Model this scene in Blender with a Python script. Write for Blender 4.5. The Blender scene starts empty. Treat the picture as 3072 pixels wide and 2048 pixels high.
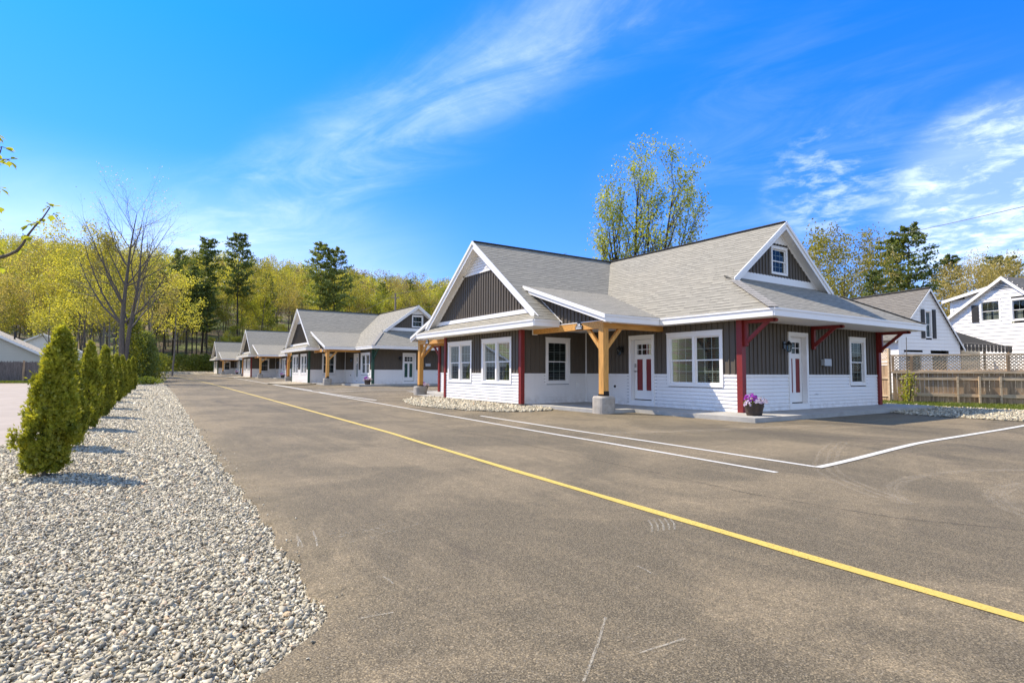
import bpy, math, random
import numpy as np
from mathutils import Vector, Matrix
R = math.radians
scene = bpy.context.scene
col = scene.collection

# ---------------------------------------------------------------- camera
F_ = Vector((0.551456, 0.832398, 0.054854)); R_ = Vector((0.833517, -0.552477, 0.004239)); U_ = Vector((-0.033834, -0.043384, 0.998485))
cd = bpy.data.cameras.new('camera'); cam = bpy.data.objects.new('camera', cd); col.objects.link(cam)
cd.sensor_width = 36.0; cd.lens = 19.755; cd.clip_start = 0.05; cd.clip_end = 3000
m = Matrix.Identity(4)
for i in range(3):
    m[i][0] = R_[i]; m[i][1] = U_[i]; m[i][2] = -F_[i]
m[0][3], m[1][3], m[2][3] = 0, 0, 1.2
cam.matrix_world = m
scene.camera = cam

# ---------------------------------------------------------------- light
SUN = Vector((-0.467, 0.69, 1.0)).normalized()
sl = bpy.data.lights.new('sun', 'SUN'); sl.energy = 5.0; sl.angle = R(0.55); sl.color = (1.0, 0.89, 0.72)
so = bpy.data.objects.new('sun', sl); col.objects.link(so); so.rotation_euler = SUN.to_track_quat('Z', 'Y').to_euler(); so.location = (-30, 40, 60)
scene.view_settings.view_transform = 'Standard'; scene.view_settings.look = 'None'
scene.view_settings.exposure = 0.62; scene.view_settings.gamma = 1.0

OFFX = 7.9
world = bpy.data.worlds.new("World"); scene.world = world; world.use_nodes = True
W = world.node_tree; W.nodes.clear()

class NT:
    def __init__(s, nt): s.nt = nt
    def n(s, t, **k):
        nd = s.nt.nodes.new(t)
        for a, b in k.items():
            if a == 'inp':
                for i, v in b.items():
                    if isinstance(v, bpy.types.NodeSocket): s.nt.links.new(v, nd.inputs[i])
                    else: nd.inputs[i].default_value = v
            else: setattr(nd, a, b)
        return nd
    def l(s, a, b): s.nt.links.new(a, b)
    def math(s, op, a, b=0.0, c=None, clamp=False):
        i = {0: a, 1: b}
        if c is not None: i[2] = c
        return s.n('ShaderNodeMath', operation=op, use_clamp=clamp, inp=i).outputs[0]
    def vm(s, op, a, b=(0, 0, 0)):
        nd = s.n('ShaderNodeVectorMath', operation=op, inp={0: a, 1: b})
        return nd.outputs['Value'] if op in ('DOT_PRODUCT', 'LENGTH', 'DISTANCE') else nd.outputs[0]
    def mix(s, f, a, b, mode='MIX'):
        nd = s.n('ShaderNodeMix', data_type='RGBA', blend_type=mode)
        for i, v in ((0, f), (6, a), (7, b)):
            if isinstance(v, bpy.types.NodeSocket): s.nt.links.new(v, nd.inputs[i])
            else: nd.inputs[i].default_value = v
        return nd.outputs[2]
    def ramp(s, f, pts, interp='LINEAR'):
        nd = s.n('ShaderNodeValToRGB'); e = nd.color_ramp.elements; nd.color_ramp.interpolation = interp
        while len(e) < len(pts): e.new(0.5)
        for el, (p, c) in zip(e, pts):
            el.position = p; el.color = c if len(c) == 4 else (*c, 1)
        s.nt.links.new(f, nd.inputs[0]); return nd.outputs[0]
    def noise(s, vec, scale, detail=3, rough=0.5, dist=0.0):
        nd = s.n('ShaderNodeTexNoise', inp={'Scale': scale, 'Detail': detail, 'Roughness': rough, 'Distortion': dist})
        if vec is not None: s.nt.links.new(vec, nd.inputs['Vector'])
        return nd.outputs[0]
    def smooth(s, v, a, b):
        return s.n('ShaderNodeMapRange', interpolation_type='SMOOTHSTEP', inp={0: v, 1: a, 2: b, 3: 0.0, 4: 1.0}).outputs[0]

w = NT(W)
sky = w.n('ShaderNodeTexSky', sky_type='NISHITA', sun_disc=False, sun_elevation=R(50.2), sun_rotation=R(-34.1), altitude=0, air_density=1.0, dust_density=0.25, ozone_density=3.0)
geo = w.n('ShaderNodeTexCoord').outputs['Generated']
hs = w.n('ShaderNodeHueSaturation', inp={'Hue': 0.497, 'Saturation': 1.22, 'Value': 1.0, 'Color': sky.outputs[0]}).outputs[0]
zz_ = w.n('ShaderNodeSeparateXYZ', inp={0: geo}).outputs[2]
skyc = w.mix(1.0, hs, w.ramp(zz_, [(0.0, (0.74, 0.82, 1.16)), (0.18, (0.44, 0.66, 1.20)), (0.5, (0.16, 0.80, 1.45)), (1.0, (0.30, 0.95, 1.35))]), 'MULTIPLY')
# thin cirrus in the sky: noise in the plane of the clouds, gathered where the photographed sky has them
sep = w.n('ShaderNodeSeparateXYZ', inp={0: geo})
dz = w.math('MAXIMUM', w.math('ADD', sep.outputs[2], 0.10), 0.02)
u = w.math('DIVIDE', sep.outputs[0], dz); v = w.math('DIVIDE', sep.outputs[1], dz)
pl = w.n('ShaderNodeCombineXYZ', inp={0: u, 1: v, 2: 0.0}).outputs[0]
rt_ = w.n('ShaderNodeVectorRotate', rotation_type='Z_AXIS', inp={'Vector': pl, 'Angle': R(62)}).outputs[0]
rot = w.n('ShaderNodeMapping', inp={'Vector': rt_, 'Scale': (0.9, 1.9, 1), 'Location': (OFFX, 0.0, 0)}).outputs[0]
n1 = w.noise(rot, 1.3, 12, 0.62, 1.1)
n2 = w.noise(pl, 0.9, 5, 0.55, 0.2)
n3 = w.noise(pl, 7.0, 9, 0.66, 0.3)
def great(d1, d2):
    return tuple(Vector(d1).cross(Vector(d2)).normalized())
def band(d1, d2, width, lo, hi, axis):
    dist = w.math('ABSOLUTE', w.vm('DOT_PRODUCT', geo, great(d1, d2)))
    b = w.math('SUBTRACT', 1.0, w.smooth(dist, 0.0, width))
    al = w.vm('DOT_PRODUCT', geo, axis)
    return w.math('MULTIPLY', b, w.smooth(al, lo, hi))
D1 = (0.065, 0.973, 0.22); D2 = (0.216, 0.938, 0.271); D3 = (0.366, 0.851, 0.377); D4 = (0.55, 0.678, 0.488)
bA = band((0.10, 0.97, 0.215), (0.575, 0.605, 0.55), 0.13, 0.74, 0.93, tuple(Vector((0.33, 0.82, 0.40)).normalized()))
bB = band((-0.157, 0.97, 0.16), (0.16, 0.95, 0.20), 0.14, 0.80, 0.97, (0.0, 0.985, 0.17))
def blob(c, a, b):
    return w.smooth(w.vm('DOT_PRODUCT', geo, tuple(Vector(c).normalized())), a, b)
bC = blob((0.942, 0.245, 0.225), 0.987, 0.9975)
bD = blob((0.853, 0.435, 0.285), 0.995, 0.9999)
bE = blob((0.84, 0.47, 0.20), 0.93, 0.99)
cir = w.smooth(n1, 0.36, 0.80); soft = w.smooth(n2, 0.30, 0.75); puff = w.smooth(w.math('ADD', w.math('MULTIPLY', n3, 0.55), w.math('MULTIPLY', n2, 0.45)), 0.44, 0.62)
cA = w.math('MULTIPLY', w.math('POWER', bA, 1.2), w.math('MULTIPLY', w.math('ADD', w.math('MULTIPLY', cir, 0.46), 0.05), w.math('ADD', w.math('MULTIPLY', puff, 0.35), 0.65)))
lft = blob((-0.15, 0.985, 0.10), 0.76, 0.995)
low = w.math('SUBTRACT', 1.0, w.smooth(sep.outputs[2], 0.06, 0.34))
cB = w.math('MULTIPLY', w.math('MULTIPLY', lft, low), w.math('ADD', w.math('MULTIPLY', cir, 0.25), 0.62))
cC = w.math('MULTIPLY', bC, w.math('ADD', w.math('MULTIPLY', puff, 0.62), 0.24))
cD = w.math('MULTIPLY', bD, w.math('MULTIPLY', puff, 0.5))
cE = w.math('MULTIPLY', bE, w.math('MULTIPLY', cir, 0.12))
tot = w.math('ADD', w.math('ADD', w.math('ADD', cA, cB), w.math('ADD', cC, cD)), cE)
back = w.math('MULTIPLY', w.smooth(w.vm('DOT_PRODUCT', geo, (-0.50, -0.82, 0.27)), 0.15, 0.55), w.math('ADD', w.math('MULTIPLY', soft, 0.5), 0.5))   # white cloud added out of view behind the camera to fill shaded faces
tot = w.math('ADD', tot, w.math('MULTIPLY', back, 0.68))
tot = w.math('MULTIPLY', tot, w.smooth(sep.outputs[2], 0.0, 0.10), clamp=True)
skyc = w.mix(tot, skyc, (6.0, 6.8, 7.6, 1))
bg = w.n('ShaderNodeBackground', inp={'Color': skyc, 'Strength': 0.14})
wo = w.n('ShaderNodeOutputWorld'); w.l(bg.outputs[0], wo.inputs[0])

# ---------------------------------------------------------------- materials
def newmat(name):
    mt = bpy.data.materials.new(name); mt.use_nodes = True; mt.node_tree.nodes.clear(); return mt, NT(mt.node_tree)
def finish(t, shader):
    o = t.n('ShaderNodeOutputMaterial'); t.l(shader, o.inputs[0])
def mat(name, c, rough=0.6, var=0.1, scale=3.0, bump=0.0, bscale=60.0, metal=0.0, stretch=None, spec=0.5, dirt=None):
    mt, t = newmat(name)
    P = t.n('ShaderNodeTexCoord').outputs['Object']
    if stretch: P = t.n('ShaderNodeMapping', inp={'Vector': P, 'Scale': stretch}).outputs[0]
    f = t.noise(P, scale, 5, 0.6)
    lo = tuple(max(0, x * (1 - var)) for x in c) + (1,); hi = tuple(min(1, x * (1 + var)) for x in c) + (1,)
    cc = t.ramp(f, [(0.3, lo), (0.7, hi)])
    if dirt:
        cc = t.mix(t.math('MULTIPLY', t.smooth(t.noise(P, scale * 0.35, 6, 0.7), 0.5, 0.75), dirt[1]), cc, (*dirt[0], 1))
    b = t.n('ShaderNodeBsdfPrincipled', inp={'Base Color': cc, 'Roughness': rough, 'Metallic': metal, 'Specular IOR Level': spec})
    if bump:
        t.l(t.n('ShaderNodeBump', inp={'Strength': bump, 'Distance': 0.01, 'Height': t.noise(P, bscale, 4, 0.6)}).outputs[0], b.inputs['Normal'])
    finish(t, b.outputs[0]); return mt

def mat_shingle(name, c, tint=(1, 1, 1)):
    mt, t = newmat(name)
    uv = t.n('ShaderNodeUVMap').outputs[0]
    s = t.n('ShaderNodeSeparateXYZ', inp={0: uv})
    rowf = t.math('DIVIDE', s.outputs[1], 0.150); row = t.math('FLOOR', rowf); fr = t.math('FRACT', rowf)
    rnd = t.n('ShaderNodeTexWhiteNoise', noise_dimensions='1D', inp={'W': row}).outputs[0]
    uu = t.math('ADD', t.math('DIVIDE', s.outputs[0], 0.21), t.math('MULTIPLY', rnd, 7.3))
    cell = t.math('FLOOR', uu)
    cv = t.n('ShaderNodeCombineXYZ', inp={0: cell, 1: row, 2: 0.0}).outputs[0]
    wn = t.n('ShaderNodeTexWhiteNoise', noise_dimensions='2D', inp={'Vector': cv}).outputs[0]
    gr = t.noise(t.n('ShaderNodeTexCoord').outputs['Object'], 180, 2, 0.7)
    lg = t.noise(t.n('ShaderNodeTexCoord').outputs['Object'], 0.5, 4, 0.5)
    base = t.ramp(wn, [(0.0, tuple(x * 0.72 for x in c)), (0.5, c), (1.0, tuple(x * 1.2 for x in c))])
    base = t.mix(0.45, base, t.ramp(gr, [(0.3, tuple(x * 0.45 for x in c)), (0.7, tuple(x * 1.5 for x in c))]))
    base = t.mix(t.math('MULTIPLY', t.smooth(lg, 0.35, 0.7), 0.25), base, (c[0] * 1.25, c[1] * 1.2, c[2] * 1.12, 1))
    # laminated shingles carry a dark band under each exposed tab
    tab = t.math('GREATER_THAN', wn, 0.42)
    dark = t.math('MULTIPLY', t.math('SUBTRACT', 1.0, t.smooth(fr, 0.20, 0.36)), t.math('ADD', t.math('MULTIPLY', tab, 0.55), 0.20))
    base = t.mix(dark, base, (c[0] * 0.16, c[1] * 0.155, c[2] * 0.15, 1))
    b = t.n('ShaderNodeBsdfPrincipled', inp={'Base Color': base, 'Roughness': 0.9, 'Specular IOR Level': 0.25})
    hgt = t.math('ADD', t.math('MULTIPLY', t.math('SUBTRACT', 1.0, fr), 1.0), t.math('MULTIPLY', tab, 0.5))
    t.l(t.n('ShaderNodeBump', inp={'Strength': 0.7, 'Distance': 0.008, 'Height': hgt}).outputs[0], b.inputs['Normal'])
    finish(t, b.outputs[0]); return mt

def mat_leaf(name, c1, c2, trans=0.35, hs=0.0, nscale=0.6):
    mt, t = newmat(name)
    P = t.n('ShaderNodeTexCoord').outputs['Object']
    oi = t.n('ShaderNodeObjectInfo')
    f = t.math('ADD', t.math('MULTIPLY', t.noise(P, nscale, 3, 0.6), 0.75), t.math('MULTIPLY', t.noise(P, nscale * 14, 2, 0.6), 0.45))
    f = t.math('ADD', f, t.math('MULTIPLY', t.math('SUBTRACT', oi.outputs['Random'], 0.5), hs))
    cc = t.ramp(f, [(0.40, c1), (0.80, c2)])
    d = t.n('ShaderNodeBsdfDiffuse', inp={'Color': cc})
    tr = t.n('ShaderNodeBsdfTranslucent', inp={'Color': t.mix(1.0, cc, (1.25, 1.2, 0.6, 1), 'MULTIPLY')})
    mx = t.n('ShaderNodeMixShader', inp={0: trans, 1: d.outputs[0], 2: tr.outputs[0]})
    gl = t.n('ShaderNodeBsdfGlossy', inp={'Color': (0.6, 0.6, 0.6, 1), 'Roughness': 0.45})
    mx2 = t.n('ShaderNodeMixShader', inp={0: 0.04, 1: mx.outputs[0], 2: gl.outputs[0]})
    finish(t, mx2.outputs[0]); return mt

def mat_glass(name, tint=(0.50, 0.56, 0.55)):
    mt, t = newmat(name)
    fr = t.n('ShaderNodeFresnel', inp={'IOR': 1.55})
    gl = t.n('ShaderNodeBsdfGlossy', inp={'Color': (0.95, 0.97, 1, 1), 'Roughness': 0.01})
    tr = t.n('ShaderNodeBsdfTransparent', inp={'Color': (*tint, 1)})
    t.l(t.n('ShaderNodeBump', inp={'Strength': 0.05, 'Distance': 0.02, 'Height': t.noise(t.n('ShaderNodeTexCoord').outputs['Object'], 1.5, 2)}).outputs[0], gl.inputs['Normal'])
    mx = t.n('ShaderNodeMixShader', inp={0: t.math('ADD', t.math('MULTIPLY', fr.outputs[0], 0.45), 0.005, clamp=True), 1: tr.outputs[0], 2: gl.outputs[0]})
    finish(t, mx.outputs[0]); return mt

M = {}
def mat_vinyl():
    mt, t = newmat('white_vinyl'); P = t.n('ShaderNodeTexCoord').outputs['Object']
    z = t.n('ShaderNodeSeparateXYZ', inp={0: P}).outputs[2]
    n = t.noise(P, 5.0, 6, 0.7); n2 = t.noise(t.n('ShaderNodeMapping', inp={'Vector': P, 'Scale': (6, 6, .5)}).outputs[0], 1.0, 4, 0.6)
    c = t.ramp(t.noise(P, 1.1, 3), [(0.3, (0.82, 0.775, 0.72)), (0.7, (0.85, 0.81, 0.755))])
    spl = t.math('MULTIPLY', t.math('SUBTRACT', 1.0, t.smooth(z, 0.20, 0.60)), t.smooth(n, 0.38, 0.66))
    c = t.mix(t.math('MULTIPLY', spl, 0.38), c, (0.45, 0.37, 0.28, 1))
    c = t.mix(t.math('MULTIPLY', t.smooth(n2, 0.5, 0.75), 0.12), c, (0.55, 0.52, 0.47, 1))
    b = t.n('ShaderNodeBsdfPrincipled', inp={'Base Color': c, 'Roughness': 0.45}); finish(t, b.outputs[0]); return mt
M['vinyl'] = mat_vinyl()
M['trim'] = mat('white_trim', (0.84, 0.805, 0.755), 0.45, 0.02, 2.0)
M['soffit'] = mat('soffit_white', (0.80, 0.78, 0.74), 0.6, 0.02, 2.0)
M['board'] = mat('brown_grey_boards', (0.092, 0.073, 0.052), 0.65, 0.12, 2.0, 0.15, 40, stretch=(1, 1, 0.2))
M['red'] = mat('barn_red_paint', (0.20, 0.014, 0.010), 0.5, 0.08, 4, 0.1, 50)
M['green'] = mat('dark_green_paint', (0.012, 0.060, 0.038), 0.5, 0.08, 4, 0.1, 50)
M['wood'] = mat('golden_timber', (0.60, 0.29, 0.065), 0.6, 0.28, 2.5, 0.2, 30, stretch=(1, 6, 9))
M['woodv'] = mat('golden_timber_upright', (0.60, 0.30, 0.07), 0.6, 0.28, 2.5, 0.2, 30, stretch=(9, 9, 1))
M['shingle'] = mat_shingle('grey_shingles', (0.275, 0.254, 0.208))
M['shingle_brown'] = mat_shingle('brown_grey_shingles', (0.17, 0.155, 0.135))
M['cap'] = mat('ridge_cap', (0.085, 0.078, 0.068), 0.9, 0.2, 6)
M['capl'] = mat('hip_cap', (0.29, 0.265, 0.23), 0.9, 0.25, 14)
M['concrete'] = mat('concrete', (0.36, 0.34, 0.30), 0.85, 0.14, 3, 0.3, 60, dirt=((0.20, 0.18, 0.15), 0.5))
M['concrete_dk'] = mat('cast_concrete', (0.38, 0.34, 0.285), 0.9, 0.2, 5, 0.5, 40, dirt=((0.13, 0.12, 0.10), 0.5))
M['block'] = mat('painted_block', (0.50, 0.46, 0.39), 0.85, 0.08, 3, 0.2, 60)
M['glass'] = mat_glass('window_glass')
M['blind'] = mat('blind_slats', (0.36, 0.36, 0.33), 0.5, 0.03)
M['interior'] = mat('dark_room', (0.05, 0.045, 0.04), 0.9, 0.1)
M['metal_dk'] = mat('dark_steel', (0.03, 0.022, 0.018), 0.5, 0.2, 8, 0.1, 50, 0.6)
M['black'] = mat('black_enamel', (0.012, 0.012, 0.013), 0.35, 0.1)
M['chrome'] = mat('brushed_nickel', (0.45, 0.44, 0.42), 0.3, 0.05, 5, metal=1.0)
M['greybox'] = mat('grey_plastic', (0.45, 0.46, 0.46), 0.5, 0.03)
M['white_letter'] = mat('white_lettering', (0.8, 0.8, 0.8), 0.5, 0.01)
M['barrel'] = mat('barrel_staves', (0.045, 0.028, 0.018), 0.6, 0.35, 9, 0.3, 30, stretch=(2, 2, 0.4))
M['soil'] = mat('potting_soil', (0.03, 0.02, 0.013), 0.95, 0.3, 30, 0.5, 80)
M['petal_p'] = mat_leaf('purple_petals', (0.22, 0.02, 0.30), (0.42, 0.06, 0.50), 0.3, 0, 6)
M['petal_w'] = mat_leaf('pale_petals', (0.42, 0.28, 0.48), (0.78, 0.70, 0.80), 0.3, 0, 9)
M['bark'] = mat('tree_bark', (0.105, 0.085, 0.065), 0.9, 0.35, 6, 0.6, 20, stretch=(3, 3, 0.6))
M['bark_dk'] = mat('dark_pine_bark', (0.050, 0.036, 0.028), 0.95, 0.35, 6, 0.6, 20, stretch=(3, 3, 0.6))
M['bark_gr'] = mat('grey_bark', (0.17, 0.145, 0.12), 0.9, 0.3, 4, 0.6, 20, stretch=(3, 3, 0.6))
M['leaf_y'] = mat_leaf('spring_leaves', (0.20, 0.180, 0.030), (0.60, 0.545, 0.085), 0.5, 0.5, 0.35)
M['leaf_g'] = mat_leaf('fresh_green_leaves', (0.18, 0.20, 0.030), (0.56, 0.55, 0.070), 0.5, 0.4, 0.35)
M['leaf_b'] = mat_leaf('budding_leaves', (0.23, 0.170, 0.070), (0.50, 0.40, 0.13), 0.45, 0.4, 0.35)
M['leaf_m'] = mat_leaf('maple_leaves', (0.16, 0.21, 0.025), (0.55, 0.56, 0.065), 0.5, 0.0, 0.4)
M['needle'] = mat_leaf('pine_needles', (0.065, 0.100, 0.025), (0.27, 0.30, 0.070), 0.4, 0.35, 0.5)
M['cedar'] = mat_leaf('arborvitae_sprays', (0.035, 0.065, 0.008), (0.52, 0.50, 0.05), 0.45, 0.10, 2.6)
M['grass'] = mat_leaf('grass_blades', (0.07, 0.10, 0.012), (0.26, 0.30, 0.04), 0.4, 0, 1.5)
M['fencewood'] = mat('weathered_fence_wood', (0.33, 0.225, 0.135), 0.9, 0.45, 2.2, 0.5, 25, stretch=(6, 6, 0.7), dirt=((0.07, 0.05, 0.038), 0.6))
M['fencerail'] = mat('weathered_rail_wood', (0.48, 0.36, 0.235), 0.9, 0.3, 2.0, 0.4, 25, stretch=(1, 1, 8), dirt=((0.10, 0.08, 0.06), 0.5))
M['fencegrey'] = mat('grey_stockade_wood', (0.135, 0.112, 0.10), 0.95, 0.35, 3, 0.4, 25, stretch=(6, 6, 0.7))
M['beige'] = mat('beige_siding', (0.58, 0.53, 0.42), 0.6, 0.03, 1)
M['tanroof'] = mat_shingle('tan_roof_shingles', (0.42, 0.37, 0.30))
M['whiteroof'] = mat('pale_metal_roof', (0.62, 0.60, 0.56), 0.6, 0.05)
M['shutter'] = mat('charcoal_shutter', (0.035, 0.032, 0.030), 0.6, 0.15, 10)
M['curtain'] = mat('pale_curtain', (0.45, 0.40, 0.33), 0.8, 0.1, 6, stretch=(8, 8, 0.4))
M['polewood'] = mat('pole_wood', (0.26, 0.20, 0.15), 0.9, 0.2, 4)
M['cable'] = mat('cable', (0.10, 0.09, 0.08), 0.6, 0.1)

def mat_asphalt():
    mt, t = newmat('asphalt')
    P = t.n('ShaderNodeTexCoord').outputs['Object']
    fine = t.noise(P, 120, 4, 0.8); mid = t.noise(P, 9, 6, 0.7, 0.3); big = t.noise(P, 0.42, 6, 0.65, 0.8)
    st = t.n('ShaderNodeMapping', inp={'Vector': P, 'Rotation': (0, 0, R(14)), 'Scale': (0.9, 0.16, 1)}).outputs[0]
    streak = t.noise(st, 3.2, 8, 0.72, 1.2)
    base = t.ramp(fine, [(0.34, (0.036, 0.029, 0.018)), (0.50, (0.125, 0.100, 0.063)), (0.68, (0.27, 0.220, 0.143))])
    dust = t.math('ADD', t.math('MULTIPLY', t.smooth(big, 0.42, 0.60), 0.60), t.math('MULTIPLY', t.smooth(streak, 0.46, 0.72), 0.42))
    dust = t.math('MULTIPLY', dust, t.ramp(mid, [(0.35, (0.45,) * 3), (0.7, (1,) * 3)]))
    c = t.mix(t.math('MULTIPLY', dust, 0.80), base, (0.31, 0.238, 0.144, 1))
    vo = t.n('ShaderNodeTexVoronoi', feature='F1', inp={'Vector': P, 'Scale': 165.0})
    vr = t.n('ShaderNodeSeparateColor', inp={0: vo.outputs['Color']})
    c = t.mix(0.55, c, t.mix(1.0, c, t.ramp(vr.outputs[1], [(0.0, (0.15, 0.15, 0.15)), (0.45, (0.75, 0.75, 0.75)), (0.8, (1.35, 1.35, 1.33)), (1.0, (2.6, 2.5, 2.3))]), 'MULTIPLY'))
    c = t.mix(t.math('MULTIPLY', t.math('GREATER_THAN', vr.outputs[0], 0.95), 0.25), c, (0.42, 0.37, 0.29, 1))
    # dark damp-looking blotches and seams
    dk = t.smooth(t.noise(st, 0.8, 7, 0.7, 1.0), 0.54, 0.70)
    c = t.mix(t.math('MULTIPLY', dk, 0.45), c, (0.045, 0.038, 0.032, 1))
    b = t.n('ShaderNodeBsdfPrincipled', inp={'Base Color': c, 'Roughness': 0.9, 'Specular IOR Level': 0.25})
    hgt = t.math('ADD', t.math('MULTIPLY', fine, 1.0), t.math('MULTIPLY', mid, 0.6))
    t.l(t.n('ShaderNodeBump', inp={'Strength': 0.7, 'Distance': 0.006, 'Height': hgt}).outputs[0], b.inputs['Normal'])
    finish(t, b.outputs[0]); return mt
M['asphalt'] = mat_asphalt()
def mat_gravel(name, c, scale=26):
    mt, t = newmat(name)
    P = t.n('ShaderNodeTexCoord').outputs['Object']
    vo = t.n('ShaderNodeTexVoronoi', feature='F1', inp={'Vector': P, 'Scale': float(scale), 'Randomness': 1.0})
    g = t.n('ShaderNodeSeparateColor', inp={0: vo.outputs['Color']}).outputs[0]
    base = t.ramp(g, [(0.0, tuple(x * 0.42 for x in c)), (0.4, tuple(x * 0.85 for x in c)), (1.0, tuple(min(0.8, x * 1.35) for x in c))])
    edge = t.smooth(vo.outputs['Distance'], 0.35, 0.72)
    base = t.mix(t.math('MULTIPLY', edge, 0.75), base, (c[0] * 0.16, c[1] * 0.15, c[2] * 0.13, 1))
    base = t.mix(t.math('MULTIPLY', t.smooth(t.noise(P, 0.9, 5, 0.6), 0.4, 0.75), 0.35), base, (c[0] * 1.15, c[1] * 1.0, c[2] * 0.80, 1))
    b = t.n('ShaderNodeBsdfPrincipled', inp={'Base Color': base, 'Roughness': 0.85})
    t.l(t.n('ShaderNodeBump', inp={'Strength': 1.0, 'Distance': 0.03, 'Height': t.math('SUBTRACT', 1.0, vo.outputs['Distance'])}).outputs[0], b.inputs['Normal'])
    finish(t, b.outputs[0]); return mt
M['gravel'] = mat_gravel('crushed_stone', (0.50, 0.43, 0.315), 30)
def mat_stone():
    mt, t = newmat('loose_stones')
    a = t.n('ShaderNodeAttribute', attribute_name='rnd', attribute_type='GEOMETRY')
    c = t.ramp(a.outputs['Fac'], [(0.0, (0.08, 0.068, 0.046)), (0.22, (0.22, 0.19, 0.125)), (0.55, (0.44, 0.385, 0.265)), (0.90, (0.70, 0.62, 0.445)), (0.965, (0.68, 0.60, 0.46)), (0.975, (0.50, 0.31, 0.16)), (1.0, (0.55, 0.38, 0.22))])
    P = t.n('ShaderNodeTexCoord').outputs['Object']
    c = t.mix(0.35, c, t.ramp(t.noise(P, 120, 4, 0.7), [(0.3, (0.18, 0.155, 0.11)), (0.7, (0.70, 0.62, 0.47))]))
    b = t.n('ShaderNodeBsdfPrincipled', inp={'Base Color': c, 'Roughness': 0.75})
    finish(t, b.outputs[0]); return mt
M['stone'] = mat_stone()
def mat_ground():
    mt, t = newmat('leaf_litter_ground')
    P = t.n('ShaderNodeTexCoord').outputs['Object']
    a = t.noise(P, 0.12, 6, 0.6); b_ = t.noise(P, 6, 6, 0.75)
    c = t.ramp(b_, [(0.35, (0.055, 0.038, 0.022)), (0.65, (0.20, 0.14, 0.075))])
    g = t.ramp(b_, [(0.35, (0.05, 0.07, 0.012)), (0.65, (0.17, 0.20, 0.035))])
    c = t.mix(t.smooth(a, 0.42, 0.6), c, g)
    b = t.n('ShaderNodeBsdfPrincipled', inp={'Base Color': c, 'Roughness': 0.95})
    t.l(t.n('ShaderNodeBump', inp={'Strength': 1.0, 'Distance': 0.08, 'Height': b_}).outputs[0], b.inputs['Normal'])
    finish(t, b.outputs[0]); return mt
M['ground'] = mat_ground()
M['drive'] = mat('pale_driveway', (0.33, 0.27, 0.215), 0.9, 0.12, 1.2, 0.3, 60)
def mat_paint(name, c):
    mt, t = newmat(name)
    P = t.n('ShaderNodeTexCoord').outputs['Object']
    f = t.noise(P, 70, 5, 0.75); g = t.noise(P, 2.5, 5, 0.7)
    wear = t.math('MULTIPLY', t.smooth(f, 0.50, 0.68), t.smooth(g, 0.30, 0.62))
    cc = t.ramp(g, [(0.3, tuple(x * 0.85 for x in c)), (0.7, c)])
    b = t.n('ShaderNodeBsdfPrincipled', inp={'Base Color': cc, 'Roughness': 0.7})
    tr = t.n('ShaderNodeBsdfTransparent')
    finish(t, t.n('ShaderNodeMixShader', inp={0: t.math('MULTIPLY', wear, 0.75), 1: b.outputs[0], 2: tr.outputs[0]}).outputs[0]); return mt
M['yellow'] = mat_paint('yellow_road_paint', (0.60, 0.43, 0.085))
M['whitep'] = mat_paint('white_road_paint', (0.64, 0.61, 0.54))
def mat_scuff(name, c, dens, stretch):
    mt, t = newmat(name)
    uv = t.n('ShaderNodeUVMap').outputs[0]
    s = t.n('ShaderNodeSeparateXYZ', inp={0: uv})
    P = t.n('ShaderNodeMapping', inp={'Vector': uv, 'Scale': stretch}).outputs[0]
    f = t.noise(P, 3.0, 9, 0.8, 0.0)
    ed = t.math('MULTIPLY', t.smooth(s.outputs[1], 0.0, 0.3), t.math('SUBTRACT', 1.0, t.smooth(s.outputs[1], 0.7, 1.0)))
    f = t.math('MULTIPLY', t.smooth(f, 0.38, 0.60), ed)
    sp = t.noise(t.n('ShaderNodeTexCoord').outputs['Object'], 90, 3, 0.8)
    f = t.math('MULTIPLY', f, t.smooth(sp, 0.36, 0.56))
    b = t.n('ShaderNodeBsdfPrincipled', inp={'Base Color': (*c, 1), 'Roughness': 0.95})
    tr = t.n('ShaderNodeBsdfTransparent')
    finish(t, t.n('ShaderNodeMixShader', inp={0: t.math('MULTIPLY', f, dens, clamp=True), 1: tr.outputs[0], 2: b.outputs[0]}).outputs[0]); return mt
M['scuff'] = mat_scuff('dusty_tyre_scuff', (0.44, 0.36, 0.25), 0.34, (0.8, 2.2, 1))
M['scratch'] = mat_scuff('pale_scratch', (0.50, 0.45, 0.35), 0.75, (3, 2, 1))

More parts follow.
